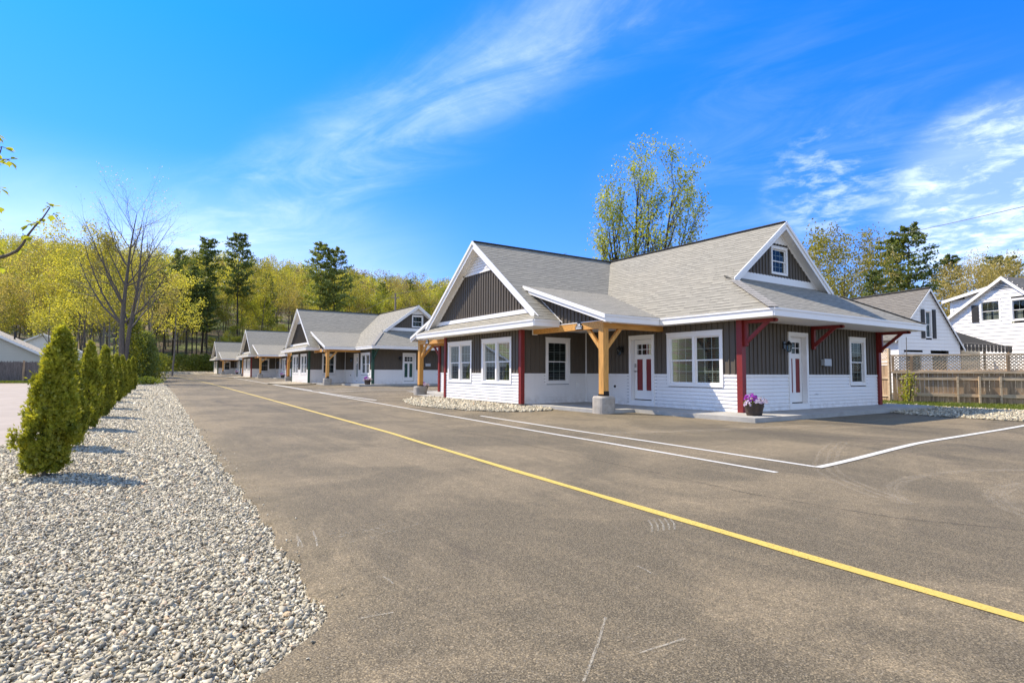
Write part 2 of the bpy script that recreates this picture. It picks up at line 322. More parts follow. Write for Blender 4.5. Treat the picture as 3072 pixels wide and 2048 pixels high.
# ---------------------------------------------------------------- mesh helpers
class MB:
    def __init__(s): s.v = []; s.f = []; s.uv = []; s.m = []
    def poly(s, pts, uvs=None):
        i = len(s.v); s.v += [tuple(p) for p in pts]; s.f.append(list(range(i, i + len(pts))))
        s.uv.append(uvs if uvs else [(0, 0)] * len(pts))
    def box(s, x0, x1, y0, y1, z0, z1):
        if x0 > x1: x0, x1 = x1, x0
        if y0 > y1: y0, y1 = y1, y0
        i = len(s.v)
        s.v += [(x0, y0, z0), (x1, y0, z0), (x1, y1, z0), (x0, y1, z0), (x0, y0, z1), (x1, y0, z1), (x1, y1, z1), (x0, y1, z1)]
        for q in ((0, 3, 2, 1), (4, 5, 6, 7), (0, 1, 5, 4), (1, 2, 6, 5), (2, 3, 7, 6), (3, 0, 4, 7)):
            s.f.append([i + k for k in q]); s.uv.append([(0, 0)] * 4)
    def hexa(s, P):     # 8 points: bottom 4 ccw, top 4 ccw
        i = len(s.v); s.v += [tuple(p) for p in P]
        for q in ((0, 3, 2, 1), (4, 5, 6, 7), (0, 1, 5, 4), (1, 2, 6, 5), (2, 3, 7, 6), (3, 0, 4, 7)):
            s.f.append([i + k for k in q]); s.uv.append([(0, 0)] * 4)
    def fbox(s, fr, s0, s1, o0, o1, z0, z1):
        s.hexa([fr(s0, o1, z0), fr(s1, o1, z0), fr(s1, o0, z0), fr(s0, o0, z0), fr(s0, o1, z1), fr(s1, o1, z1), fr(s1, o0, z1), fr(s0, o0, z1)])
    def beam(s, a, b, w_, h_, up=(0, 0, 1)):
        a = Vector(a); b = Vector(b); d = (b - a).normalized(); up = Vector(up)
        sd = d.cross(up).normalized() * (w_ / 2); uu = sd.cross(d).normalized() * (h_ / 2)
        s.hexa([a - sd - uu, a + sd - uu, b + sd - uu, b - sd - uu, a - sd + uu, a + sd + uu, b + sd + uu, b - sd + uu])
    def tube(s, a, b, r0, r1, n=6, cap=True):
        a = Vector(a); b = Vector(b); d = (b - a).normalized(); x = d.orthogonal().normalized(); y = d.cross(x); i = len(s.v)
        for p, r in ((a, r0), (b, r1)):
            for k in range(n):
                t = 2 * math.pi * k / n; s.v.append(tuple(p + x * math.cos(t) * r + y * math.sin(t) * r))
        for k in range(n): s.f.append([i + k, i + (k + 1) % n, i + n + (k + 1) % n, i + n + k]); s.uv.append([(0, 0)] * 4)
        if cap:
            s.f.append([i + n + k for k in range(n)]); s.uv.append([(0, 0)] * n); s.f.append([i + n - 1 - k for k in range(n)]); s.uv.append([(0, 0)] * n)
    def path(s, pts, r, n=5):
        for a, b in zip(pts[:-1], pts[1:]): s.tube(a, b, r, r, n, False)
    def lathe(s, c, prof, n=20, sq=2.0):
        i = len(s.v)
        for r, z in prof:
            for k in range(n):
                t = 2 * math.pi * k / n; cx, sy = math.cos(t), math.sin(t)
                q = (abs(cx) ** sq + abs(sy) ** sq) ** (-1 / sq)
                s.v.append((c[0] + r * cx * q, c[1] + r * sy * q, c[2] + z))
        for j in range(len(prof) - 1):
            for k in range(n):
                s.f.append([i + j * n + k, i + j * n + (k + 1) % n, i + (j + 1) * n + (k + 1) % n, i + (j + 1) * n + k]); s.uv.append([(0, 0)] * 4)
        s.f.append([i + k for k in range(n)][::-1]); s.uv.append([(0, 0)] * n)
        s.f.append([i + (len(prof) - 1) * n + k for k in range(n)]); s.uv.append([(0, 0)] * n)
    def slope(s, pts, udir, thick=0.05):
        """roof sheet: pts on a plane, shingle uv (along eave, up slope)"""
        P = [Vector(p) for p in pts]; n = (P[1] - P[0]).cross(P[2] - P[0]).normalized()
        if n.z < 0: P.reverse(); n = -n
        ud = Vector(udir).normalized(); vd = n.cross(ud).normalized()
        if vd.z < 0: vd = -vd
        uv = [(p.dot(ud), p.dot(vd)) for p in P]
        s.poly(P, uv)
        lo = [p - Vector((0, 0, thick)) for p in P]
        s.poly(lo[::-1])
        for k in range(len(P)):
            k2 = (k + 1) % len(P); s.poly([P[k], lo[k], lo[k2], P[k2]])
    def build(s, name, mt, parent=None, smooth=False, origin=None):
        me = bpy.data.meshes.new(name)
        o = origin if origin is not None else (tuple(parent_origin(parent)) if parent else (0, 0, 0))
        me.from_pydata([(x - o[0], y - o[1], z - o[2]) for x, y, z in s.v], [], s.f)
        uvl = me.uv_layers.new(name='UVMap'); flat = [c for f in s.uv for q in f for c in q]
        uvl.data.foreach_set('uv', flat)
        me.materials.append(mt)
        if smooth: me.polygons.foreach_set('use_smooth', [True] * len(me.polygons))
        ob = bpy.data.objects.new(name, me); col.objects.link(ob)
        if parent: ob.parent = parent
        else: ob.location = o
        return ob
def parent_origin(p):
    v = Vector((0, 0, 0))
    while p is not None: v += p.location; p = p.parent
    return v
def tag(o, label=None, cat=None, group=None, kind=None):
    if label: o['label'] = label
    if cat: o['category'] = cat
    if group: o['group'] = group
    if kind: o['kind'] = kind
    return o
def empty(name, loc, label, cat, group=None):
    o = bpy.data.objects.new(name, None); col.objects.link(o); o.location = loc; o.empty_display_size = 0.2
    return tag(o, label, cat, group)
KIDS = {}
def link_kids():
    KIDS.clear()
    for o in bpy.data.objects:
        if o.parent: KIDS.setdefault(o.parent.name, []).append(o)
def copy_tree(o, parent=None, swap=None):
    c = o.copy(); col.objects.link(c); c.parent = parent
    if swap and c.type == 'MESH':
        for sl_ in c.material_slots:
            if sl_.material and sl_.material.name in swap:
                sl_.link = 'OBJECT'; sl_.material = swap[o.data.materials[0].name]
    for ch in KIDS.get(o.name, []): copy_tree(ch, c, swap)
    return c
def frame(p, sd, nd):
    p = Vector((p[0], p[1], 0)); sd = Vector((*sd, 0)); nd = Vector((*nd, 0))
    return lambda s, o, z: tuple(p + sd * s + nd * o + Vector((0, 0, z)))
def gz(x, y):
    t = min(1, max(0, (x - 7) / 4)); t = t * t * (3 - 2 * t)
    t2 = min(1, max(0, (y - 118) / 14)); hill = 0.0
    if y > 116:
        hill = 0.8 * t2 + 0.185 * max(0, y - 124)
    return 0.0058 * max(0, min(y, 130) - 9) + 0.09 * t + min(hill, 60)
def np_mesh(name, V, Q, mt, parent=None, origin=(0, 0, 0), attr=None):
    me = bpy.data.meshes.new(name); V = np.asarray(V, np.float32); Q = np.asarray(Q, np.int32)
    me.vertices.add(len(V)); me.vertices.foreach_set('co', V.ravel())
    k = Q.shape[1]; me.loops.add(Q.size); me.loops.foreach_set('vertex_index', Q.ravel())
    me.polygons.add(len(Q)); me.polygons.foreach_set('loop_start', np.arange(0, Q.size, k, dtype=np.int32)); me.polygons.foreach_set('loop_total', np.full(len(Q), k, np.int32))
    me.update(calc_edges=True); me.materials.append(mt)
    if attr is not None:
        a = me.attributes.new('rnd', 'FLOAT', 'POINT'); a.data.foreach_set('value', np.asarray(attr, np.float32))
    o = bpy.data.objects.new(name, me); col.objects.link(o)
    if parent: o.parent = parent
    else: o.location = origin
    return o
def leaf_arr(rng, C, size, elong=1.6, up=None, upw=0.0, jitter=0.0):
    """rhombic leaf quads at centres C"""
    n = len(C); a = rng.normal(size=(n, 3)); a /= np.linalg.norm(a, axis=1)[:, None]
    if up is not None:
        a = a * (1 - upw) + np.asarray(up) * upw; a /= np.linalg.norm(a, axis=1)[:, None]
    b = np.cross(a, rng.normal(size=(n, 3))); b /= (np.linalg.norm(b, axis=1)[:, None] + 1e-9)
    sz = (size * rng.uniform(0.6, 1.3, n))[:, None]
    C = C + rng.normal(size=(n, 3)) * jitter
    V = np.stack([C - a * sz * elong / 2, C + b * sz / 2, C + a * sz * elong / 2, C - b * sz / 2], 1).reshape(-1, 3)
    return V, np.arange(4 * n).reshape(-1, 4)
def seg_arr(segs, n=5):
    V = []; Q = []; k0 = 0
    ang = np.arange(n) * 2 * math.pi / n; ca = np.cos(ang)[:, None]; sa = np.sin(ang)[:, None]
    idx = np.arange(n); nx = (idx + 1) % n
    for p0, p1, r0, r1 in segs:
        d = p1 - p0; L = np.linalg.norm(d) + 1e-9; d = d / L
        x = np.cross(d, [0.3, 0.8, 0.52]); x /= np.linalg.norm(x) + 1e-9; y = np.cross(d, x)
        V.append(p0 + (ca * x + sa * y) * r0); V.append(p1 + (ca * x + sa * y) * r1)
        Q.append(np.stack([k0 + idx, k0 + nx, k0 + n + nx, k0 + n + idx], 1)); k0 += 2 * n
    return np.concatenate(V), np.concatenate(Q)

# ---------------------------------------------------------------- ground, road, gravel
def grid_obj(name, xs, ys, dz, mt, zf=gz, inside=None, kind='structure'):
    V = []; Q = []
    for y in ys:
        for x in xs: V.append((x, y, zf(x, y) + dz))
    nx = len(xs)
    for j in range(len(ys) - 1):
        for i in range(nx - 1): Q.append((j * nx + i, j * nx + i + 1, (j + 1) * nx + i + 1, (j + 1) * nx + i))
    return tag(np_mesh(name, V, Q, mt), kind=kind)
xs = [-900, -500, -300, -200] + list(range(-140, -20, 12)) + list(range(-20, 60, 2)) + list(range(60, 200, 12)) + [260, 400, 900]
ys = [-600, -200, -60, -20] + list(range(-10, 116, 3)) + list(range(116, 160, 4)) + list(range(160, 340, 12)) + [400, 600, 1200]
o = grid_obj('ground', xs, ys, -0.09, M['ground'])
def edge_x(y):      # left edge of the asphalt
    P = [(-20, -0.3), (0, 0.1), (1.5, 0.28), (2.4, 0.43), (2.84, 0.82), (3.5, 0.86), (4.3, 0.88), (5.9, 0.93), (8, 0.96), (10.4, 0.99), (16, 1.12), (33, 1.45), (57, 1.66), (62, 0.6), (78, -0.5), (112, -2.0), (122, -4)]
    for (a, b), (c, d) in zip(P[:-1], P[1:]):
        if a <= y <= c: return b + (d - b) * (y - a) / (c - a)
    return -4
rr = random.Random(4)
ysr = list(np.concatenate([np.arange(-20, 0, 2), np.arange(0, 12, 0.07), np.arange(12, 40, 0.4), np.arange(40, 121.5, 1.5)]))
V = []; Q = []
fx = [0, None] + [2.5, 4.0, 5.5, 6.6] + [7 + .2 * k for k in range(21)] + [11.6, 13, 16, 20, 26, 34, 46]
for j, y in enumerate(ysr):
    e = edge_x(y) + (rr.uniform(-.018, .018) + .02 * math.sin(y * 7.1) + .015 * math.sin(y * 17.3) if y < 12 else 0.03 * math.sin(y * 3))
    V.append((e - 0.05, y, gz(e, y) - 0.075))
    for f in fx:
        x = e if f == 0 else (e + .5 if f is None else f); V.append((x, y, gz(x, y)))
    # first row vertex keeps a ragged lip
n_ = len(fx) + 1
for j in range(len(ysr) - 1):
    for i in range(n_ - 1): Q.append((j * n_ + i, j * n_ + i + 1, (j + 1) * n_ + i + 1, (j + 1) * n_ + i))
tag(np_mesh('road', V, Q, M['asphalt']), kind='structure')

def strip(name, pts, width, dz, mt, kind='structure', step=0.5, ucs=1.0, jit=0.0, rnd=random.Random(1)):
    P = [Vector((p[0], p[1])) for p in pts]; L = []
    for a, b in zip(P[:-1], P[1:]):
        k = max(1, int((b - a).length / step))
        for i in range(k): L.append(a + (b - a) * i / k)
    L.append(P[-1]); mb = MB(); d0 = 0; prev = None
    for i, p in enumerate(L):
        t = (L[min(i + 1, len(L) - 1)] - L[max(i - 1, 0)]).normalized(); nrm = Vector((-t.y, t.x))
        wv = width + (rnd.uniform(-jit, jit) if jit else 0)
        a = p + nrm * wv / 2; b = p - nrm * wv / 2
        cur = ((a.x, a.y, gz(a.x, a.y) + dz), (b.x, b.y, gz(b.x, b.y) + dz), d0)
        if prev: mb.poly([prev[0], prev[1], cur[1], cur[0]], [(prev[2] * ucs, 0), (prev[2] * ucs, 1), (cur[2] * ucs, 1), (cur[2] * ucs, 0)])
        prev = cur
        if i < len(L) - 1: d0 += (L[i + 1] - p).length
    return tag(mb.build(name, mt), kind=kind)
strip('yellow_road_line', [(3.66, -6), (3.66, 0.9), (3.70, 2.2), (3.87, 5.8), (4.13, 10.4), (4.37, 25.9), (4.63, 50), (4.4, 80), (3.9, 112)], 0.10, 0.005, M['yellow'], jit=0.010)
strip('white_road_line', [(6.49, 3.97), (6.72, 7.12), (7.15, 17.4), (7.75, 30), (8.3, 46), (8.9, 62), (9.6, 90), (10.2, 115)], 0.085, 0.005, M['whitep'], jit=0.010)
strip('white_road_line', [(7.30, 3.93), (7.47, 6.84), (7.68, 13.1)], 0.085, 0.005, M['whitep'], jit=0.010)
strip('white_road_line', [(7.25, 3.88), (10.34, 3.98), (13.24, 4.02), (14.6, 4.04), (24, 4.35)], 0.10, 0.009, M['whitep'], jit=0.006)
strip('white_road_line', [(7.80, 21.4), (7.80, 29.9)], 0.10, 0.005, M['whitep'])
strip('white_road_line', [(7.83, 29.9), (13.4, 28.4)], 0.10, 0.009, M['whitep'])
strip('white_road_line', [(7.9, 31.9), (15.2, 31.4)], 0.10, 0.009, M['whitep'])
strip('white_road_line', [(8.0, 32.1), (8.35, 45.2)], 0.10, 0.005, M['whitep'])
def arc(cx, cy, r, a0, a1, n=24): return [(cx + r * math.cos(R(a0 + (a1 - a0) * i / n)), cy + r * math.sin(R(a0 + (a1 - a0) * i / n))) for i in range(n + 1)]
for dx in (0, 0.11, 0.20):
    strip('tyre_mark', [(x + dx * .6, y - dx) for x, y in [(9.6, 4.9), (8.6, 4.55), (7.6, 4.1), (7.0, 3.75), (6.55, 3.35), (6.2, 2.95), (6.0, 2.65)]], 0.07, 0.006 + dx * .01, M['scuff'], step=.12)
strip('tyre_mark', arc(7.4, 0.6, 2.3, 35, 130), 0.22, 0.006, M['scuff'], step=.12)
strip('tyre_mark', arc(7.6, 0.2, 1.9, 40, 140), 0.30, 0.0065, M['scuff'], step=.12)
strip('tyre_mark', [(7.3, 8.6), (9.5, 7.2), (12.5, 6.3)], 0.5, 0.0055, M['scuff'], step=.2)
rs = random.Random(11)
SC = [(1.0, 4.35, .97, 4.04), (1.13, 4.41, 1.06, 4.01), (.99, 4.30, .95, 4.08), (1.23, 3.22, 1.24, 3.08), (.94, 2.74, 1.10, 2.72), (2.62, 2.54, 2.60, 2.40), (1.83, 1.76, 2.10, 1.74), (4.66, 2.60, 4.72, 2.50), (1.48, 1.72, 1.95, 2.1)]
for a, b, c, d in SC: strip('road_scratch', [(a, b), ((a + c) / 2 + .008, (b + d) / 2), (c, d)], .018, 0.0045, M['scratch'], step=.04)
for k in range(26):     # a patch of short parallel scrapes
    x = 1.42 + rs.gauss(0, .12); y = 4.15 + rs.gauss(0, .14); L = rs.uniform(.03, .12)
    strip('road_scratch', [(x, y), (x + L * .9, y + L * .35)], rs.uniform(.006, .014), 0.0045, M['scratch'], step=.03) if k < 14 else strip('road_scratch', [(x, y), (x + L * .2, y - L)], rs.uniform(.006, .012), 0.0045, M['scratch'], step=.03)
for k in range(5):
    strip('road_scratch', [(3.50 + k * .05, 3.26 - k * .012), (3.40 + k * .05, 3.13 - k * .012), (3.27 + k * .05, 3.01 - k * .012)], .022, 0.0045, M['scratch'], step=.05)

M['seam'] = mat_scuff('dark_paving_seam', (0.035, 0.03, 0.025), 0.8, (0.6, 1.0, 1))
strip('paving_seam', [(6.0, 30), (5.6, 12), (5.38, 7.5), (5.22, 4.8), (5.12, 3.4), (5.3, 2.2), (5.9, 1.2)], .035, .0045, M['seam'], step=.15, jit=.012)
strip('paving_seam', [(9.0, 9.5), (11.0, 7.0), (16.5, 6.6)], .05, .0045, M['seam'], step=.15, jit=.012)
# gravel beds
def poly_sheet(name, pts, dz, mt, kind='structure', step=None):
    mb = MB(); mb.poly([(x, y, gz(x, y) + dz) for x, y in pts]); return tag(mb.build(name, mt), kind=kind)
V = []; Q = []
yg = list(np.arange(-8, 62.1, 1.0))
for j, y in enumerate(yg):
    l = -1.76 if y > 11 else (-1.76 - (11 - y) * .45); l = l if y < 22 else -1.5 + (y - 22) * .033
    for k in range(5): x = l + (edge_x(y) + 0.02 - l) * k / 4; V.append((x, y, gz(x, y) - 0.038))
for j in range(len(yg) - 1):
    for i in range(4): Q.append((j * 5 + i, j * 5 + i + 1, (j + 1) * 5 + i + 1, (j + 1) * 5 + i))
tag(np_mesh('gravel_bed', V, Q, M['gravel']), kind='structure')
V = []; Q = []
yd = list(np.arange(-10, 58, 3.0))
for y in yd:
    for x in (-14.0, -9.0, -5.0, -1.4 if y > 20 else (-1.6 if y > 11 else -1.6 - (11 - y) * .45)): V.append((x, y, gz(x, y) - 0.055))
for j in range(len(yd) - 1):
    for i in range(3): Q.append((j * 4 + i, j * 4 + i + 1, (j + 1) * 4 + i + 1, (j + 1) * 4 + i))
tag(np_mesh('driveway', V, Q, M['drive']), kind='structure')
GW = [(7.95, 18.6), (7.80, 17.6), (7.95, 16.0), (8.25, 14.7), (8.7, 13.7), (9.3, 13.1), (10.0, 13.0), (10.35, 13.4), (10.3, 14.75), (10.2, 20.1), (10.1, 21.5), (9.3, 21.3), (8.5, 20.4)]
poly_sheet('gravel_bed', GW, 0.012, M['gravel'])
GR = [(17.45, 3.6), (17.4, 5.0), (17.4, 6.0), (17.7, 7.0), (18.2, 7.75), (21.2, 7.9), (23.6, 10.5), (22.6, 8.5), (22.5, 7.0), (22.6, 4.5), (23.0, 2.5)]
poly_sheet('gravel_bed', GR, 0.012, M['gravel'])
def stones(name, xyf, n, size, seed, flat=.42, zo=0.0):
    rng = np.random.default_rng(seed); XY = xyf(rng, n); n = len(XY)
    base = np.array([(-1, -1, -1), (1, -1, -1), (1, 1, -1), (-1, 1, -1), (-1, -1, 1), (1, -1, 1), (1, 1, 1), (-1, 1, 1)], float) * .5
    fq = np.array([(0, 3, 2, 1), (4, 5, 6, 7), (0, 1, 5, 4), (1, 2, 6, 5), (2, 3, 7, 6), (3, 0, 4, 7)])
    B = base[None] * (1 + rng.uniform(-.55, .35, (n, 8, 3)))
    S = size * rng.lognormal(0, .28, n)[:, None, None] * np.stack([rng.uniform(.8, 1.5, n), rng.uniform(.6, 1.0, n), rng.uniform(.7, 1.1, n) * flat], 1)[:, None]
    B = B * S
    def rot(B, ax, a):
        c, s_ = np.cos(a), np.sin(a); i, j = [(1, 2), (2, 0), (0, 1)][ax]; X = B[..., i] * c[:, None] - B[..., j] * s_[:, None]; Y = B[..., i] * s_[:, None] + B[..., j] * c[:, None]
        B = B.copy(); B[..., i] = X; B[..., j] = Y; return B
    B = rot(B, 0, rng.normal(0, .65, n)); B = rot(B, 1, rng.normal(0, .65, n)); B = rot(B, 2, rng.uniform(0, 6.28, n))
    Z = np.array([gz(x, y) for x, y in XY]) + zo + rng.uniform(-.012, .012, n)
    B = B + np.stack([XY[:, 0], XY[:, 1], Z], 1)[:, None]
    Q = (fq[None] + 8 * np.arange(n)[:, None, None]).reshape(-1, 4)
    a = np.repeat(rng.uniform(0, 1, n), 8)
    return np_mesh(name, B.reshape(-1, 3), Q, M['stone'], attr=a)
def xy_strip(y0, y1, pw=1.0):
    def f(rng, n):
        y = y0 + (y1 - y0) * rng.uniform(0, 1, n) ** pw
        e = np.array([edge_x(t) for t in y]) + rng.normal(0, .02, n) + 0.015
        l = np.where(y > 11, -1.78, np.maximum(-1.76 - (11 - y) * .45, -.19 * y - 1.3))
        return np.stack([l + (e - l) * rng.uniform(0, 1, n) , y], 1)
    return f
def in_poly(P, XY):
    r = np.zeros(len(XY), bool); j = len(P) - 1
    for i in range(len(P)):
        xi, yi = P[i]; xj, yj = P[j]
        c = ((yi > XY[:, 1]) != (yj > XY[:, 1])) & (XY[:, 0] < (xj - xi) * (XY[:, 1] - yi) / (yj - yi + 1e-9) + xi); r ^= c; j = i
    return r
def xy_poly(P):
    A = np.array(P)
    def f(rng, n):
        XY = rng.uniform(A.min(0), A.max(0), (n, 2)); return XY[in_poly(P, XY)]
    return f
tag(stones('gravel_stones', xy_strip(0.6, 7.0), 105000, .0185, 1, zo=-.030), 'loose pale crushed stone beside the road', 'gravel', kind='stuff')
tag(stones('gravel_stones', xy_strip(7.0, 20.0), 75000, .027, 2, zo=-.032), 'loose pale crushed stone around the row of arborvitae', 'gravel', kind='stuff')
tag(stones('gravel_stones', xy_strip(20.0, 46.0), 60000, .042, 6, zo=-.034), 'loose pale crushed stone along the far end of the row', 'gravel', kind='stuff')
tag(stones('gravel_stones', xy_poly(GW), 14000, .05, 3, zo=.02), 'pale crushed stone at the foot of the front cottage gable', 'gravel', kind='stuff')
tag(stones('gravel_stones', xy_poly(GR), 14000, .045, 5, zo=.02), 'pale crushed stone between the asphalt and the fence', 'gravel', kind='stuff')
def xy_spill(rng, n):
    y = rng.uniform(1.5, 14, n); return np.stack([np.array([edge_x(t) for t in y]) + np.abs(rng.normal(0, .07, n)) + .02, y], 1)
tag(stones('stray_stones', xy_spill, 130, .011, 9, zo=.003), 'stray small stones kicked onto the asphalt edge', 'gravel', kind='stuff')
# a few larger tan stones at the edge
for i, (x, y, s_, lb) in enumerate([(0.30, 1.80, .05, 'larger tan stone in the gravel at the road edge, bottom of the picture'), (0.66, 3.02, .022, 'flat yellowish stone at the corner of the gravel by the asphalt'), (-.16, 1.62, .06, 'rounded tan stone in the gravel at the bottom left')]):
    mb = MB(); mb.lathe((x, y, gz(x, y) - .02), [(s_ * .5, 0), (s_ * .95, s_ * .25), (s_, s_ * .5), (s_ * .6, s_ * .85), (s_ * .15, s_ * .95)], 9, 2.3)
    o = mb.build('stone', mat('tan_stone', (0.50, 0.35, 0.19), .8, .25, 30, .4, 60), origin=(x, y, 0)); tag(o, lb, 'stone')

# ---------------------------------------------------------------- walls
def sub_ranges(a, b, cuts):
    out = [(a, b)]
    for c, d in cuts:
        nn = []
        for p, q in out:
            if d <= p or c >= q: nn.append((p, q))
            else:
                if c > p: nn.append((p, c))
                if d < q: nn.append((d, q))
        out = nn
    return out
def lap(mb, fr, s0, s1, z0, z1, ops=(), h=.105, rng=None, dep=.016):
    k = max(1, round((z1 - z0) / h)); h = (z1 - z0) / k
    for i in range(k):
        a = z0 + i * h; b = a + h; cs = [(o[0], o[1]) for o in ops if o[2] < b - .01 and o[3] > a + .01]
        lo, hi = (s0, s1) if rng is None else rng((a + b) / 2)
        if hi <= lo: continue
        for p, q in sub_ranges(lo, hi, cs):
            g_ = .011; mb.poly([fr(p, dep, a), fr(q, dep, a), fr(q, .002, b - g_), fr(p, .002, b - g_)]); mb.poly([fr(p, -.014, a), fr(q, -.014, a), fr(q, dep, a), fr(p, dep, a)]); mb.poly([fr(p, -.014, b - g_), fr(q, -.014, b - g_), fr(q, -.014, b), fr(p, -.014, b)]); mb.poly([fr(p, .002, b - g_), fr(q, .002, b - g_), fr(q, -.014, b - g_), fr(p, -.014, b - g_)])
def boards(mb, fr, s0, s1, z0, z1, ops=(), w_=.178, top=None, bot=None):
    zt = top if top else (lambda s: z1); zb_ = bot if bot else (lambda s: z0)
    k = max(1, round((s1 - s0) / w_)); w_ = (s1 - s0) / k
    for i in range(k):
        a = s0 + i * w_; b = a + w_
        if zt(a) <= zb_(a) + .01 and zt(b) <= zb_(b) + .01: continue
        cz = [(o[2], o[3]) for o in ops if o[0] < b - .005 and o[1] > a + .005]
        part = [(o[0], o[1]) for o in ops if o[0] < b - .005 and o[1] > a + .005]
        zmax = max(zt(a), zt(b))
        for p, q in sub_ranges(min(zb_(a), zb_(b)), zmax, cz):
            ta, tb = min(q, max(zt(a), p)), min(q, max(zt(b), p)); mb.poly([fr(a, 0, p), fr(b, 0, p), fr(b, 0, tb), fr(a, 0, ta)])
        for (c, d), (e, f) in zip(part, cz):     # leftover slivers beside openings
            if c > a + .005: mb.poly([fr(a, 0, e), fr(c, 0, e), fr(c, 0, f), fr(a, 0, f)])
            if d < b - .005: mb.poly([fr(d, 0, e), fr(b, 0, e), fr(b, 0, f), fr(d, 0, f)])
        if any(c < a + .03 and d > a - .03 for c, d in part):
            rg = sub_ranges(zb_(a), zt(a), [(e, f) for (c, d), (e, f) in zip(part, cz) if c < a + .03 and d > a - .03])
        else: rg = sub_ranges(zb_(a), zt(a), [(o[2], o[3]) for o in ops if o[0] < a + .03 and o[1] > a - .03])
        for p, q in rg:
            if q - p > .02: mb.fbox(fr, a - .014, a + .014, -.002, .024, p, q)
def window(root, fr, s0, s1, z0, z1, sashes=2, blinds=True, cols=3, rows=2, name='window', tw=.10, th=.13, glass='glass', rail=True, trimm='trim'):
    mb = MB()
    mb.fbox(fr, s0, s1, -.01, .035, z1 - th, z1); mb.fbox(fr, s0 + .004, s1 - .004, -.01, .030, z0, z0 + tw * .8)
    mb.fbox(fr, s0, s0 + tw, -.01, .032, z0 + tw * .8, z1 - th); mb.fbox(fr, s1 - tw, s1, -.01, .032, z0 + tw * .8, z1 - th)
    mb.fbox(fr, s0 - .012, s1 + .012, -.01, .045, z1 - .02, z1 + .012)
    i0, i1, j0, j1 = s0 + tw, s1 - tw, z0 + tw * .8, z1 - th
    # jamb returns
    for a, b in ((i0 - .002, i0 + .012), (i1 - .012, i1 + .002)): mb.fbox(fr, a, b, -.12, .02, j0, j1)
    mb.fbox(fr, i0 + .012, i1 - .012, -.12, .02, j1 - .012, j1 + .002); mb.fbox(fr, i0 + .012, i1 - .012, -.12, .024, j0 - .002, j0 + .014)
    bars = [(i0 + .012, i1 - .012)]
    if sashes == 2:
        mid = (i0 + i1) / 2; mb.fbox(fr, mid - .045, mid + .045, -.06, .026, j0 + .014, j1 - .012); bars = [(i0 + .012, mid - .045), (mid + .045, i1 - .012)]
    win = mb; pane = MB(); sl_ = MB()
    zm = (j0 + j1) / 2
    for a, b in bars:
        for (c, d, off) in (((zm - .018, j1 - .012, -.035), (j0 + .014, zm + .018, -.055)) if rail else ((j0 + .014, j1 - .012, -.04),)):
            sf = .032
            win.fbox(fr, a, b, off - .015, off + .012, d - sf, d); win.fbox(fr, a, b, off - .015, off + .012, c, c + sf)
            win.fbox(fr, a, a + sf, off - .015, off + .0115, c + sf, d - sf); win.fbox(fr, b - sf, b, off - .015, off + .0115, c + sf, d - sf)
            for k in range(1, cols): x = a + sf + (b - a - 2 * sf) * k / cols; win.fbox(fr, x - .008, x + .008, off - .006, off + .004, c + sf, d - sf)
            for k in range(1, rows): z = c + sf + (d - c - 2 * sf) * k / rows; win.fbox(fr, a + sf, b - sf, off - .0055, off + .0045, z - .008, z + .008)
            pane.poly([fr(a + sf, off + .007, c + sf), fr(b - sf, off + .007, c + sf), fr(b - sf, off + .007, d - sf), fr(a + sf, off + .007, d - sf)])
        if blinds:
            z = j0 + .03
            while z < j1 - .03:
                sl_.poly([fr(a + .01, -.085, z - .010), fr(b - .01, -.085, z - .010), fr(b - .01, -.125, z + .016), fr(a + .01, -.125, z + .016)]); z += .056
    W_ = win.build(name, M[trimm], root); pane.build('pane', M[glass], W_)
    if blinds: sl_.build('blind', M['blind'], W_)
    return W_
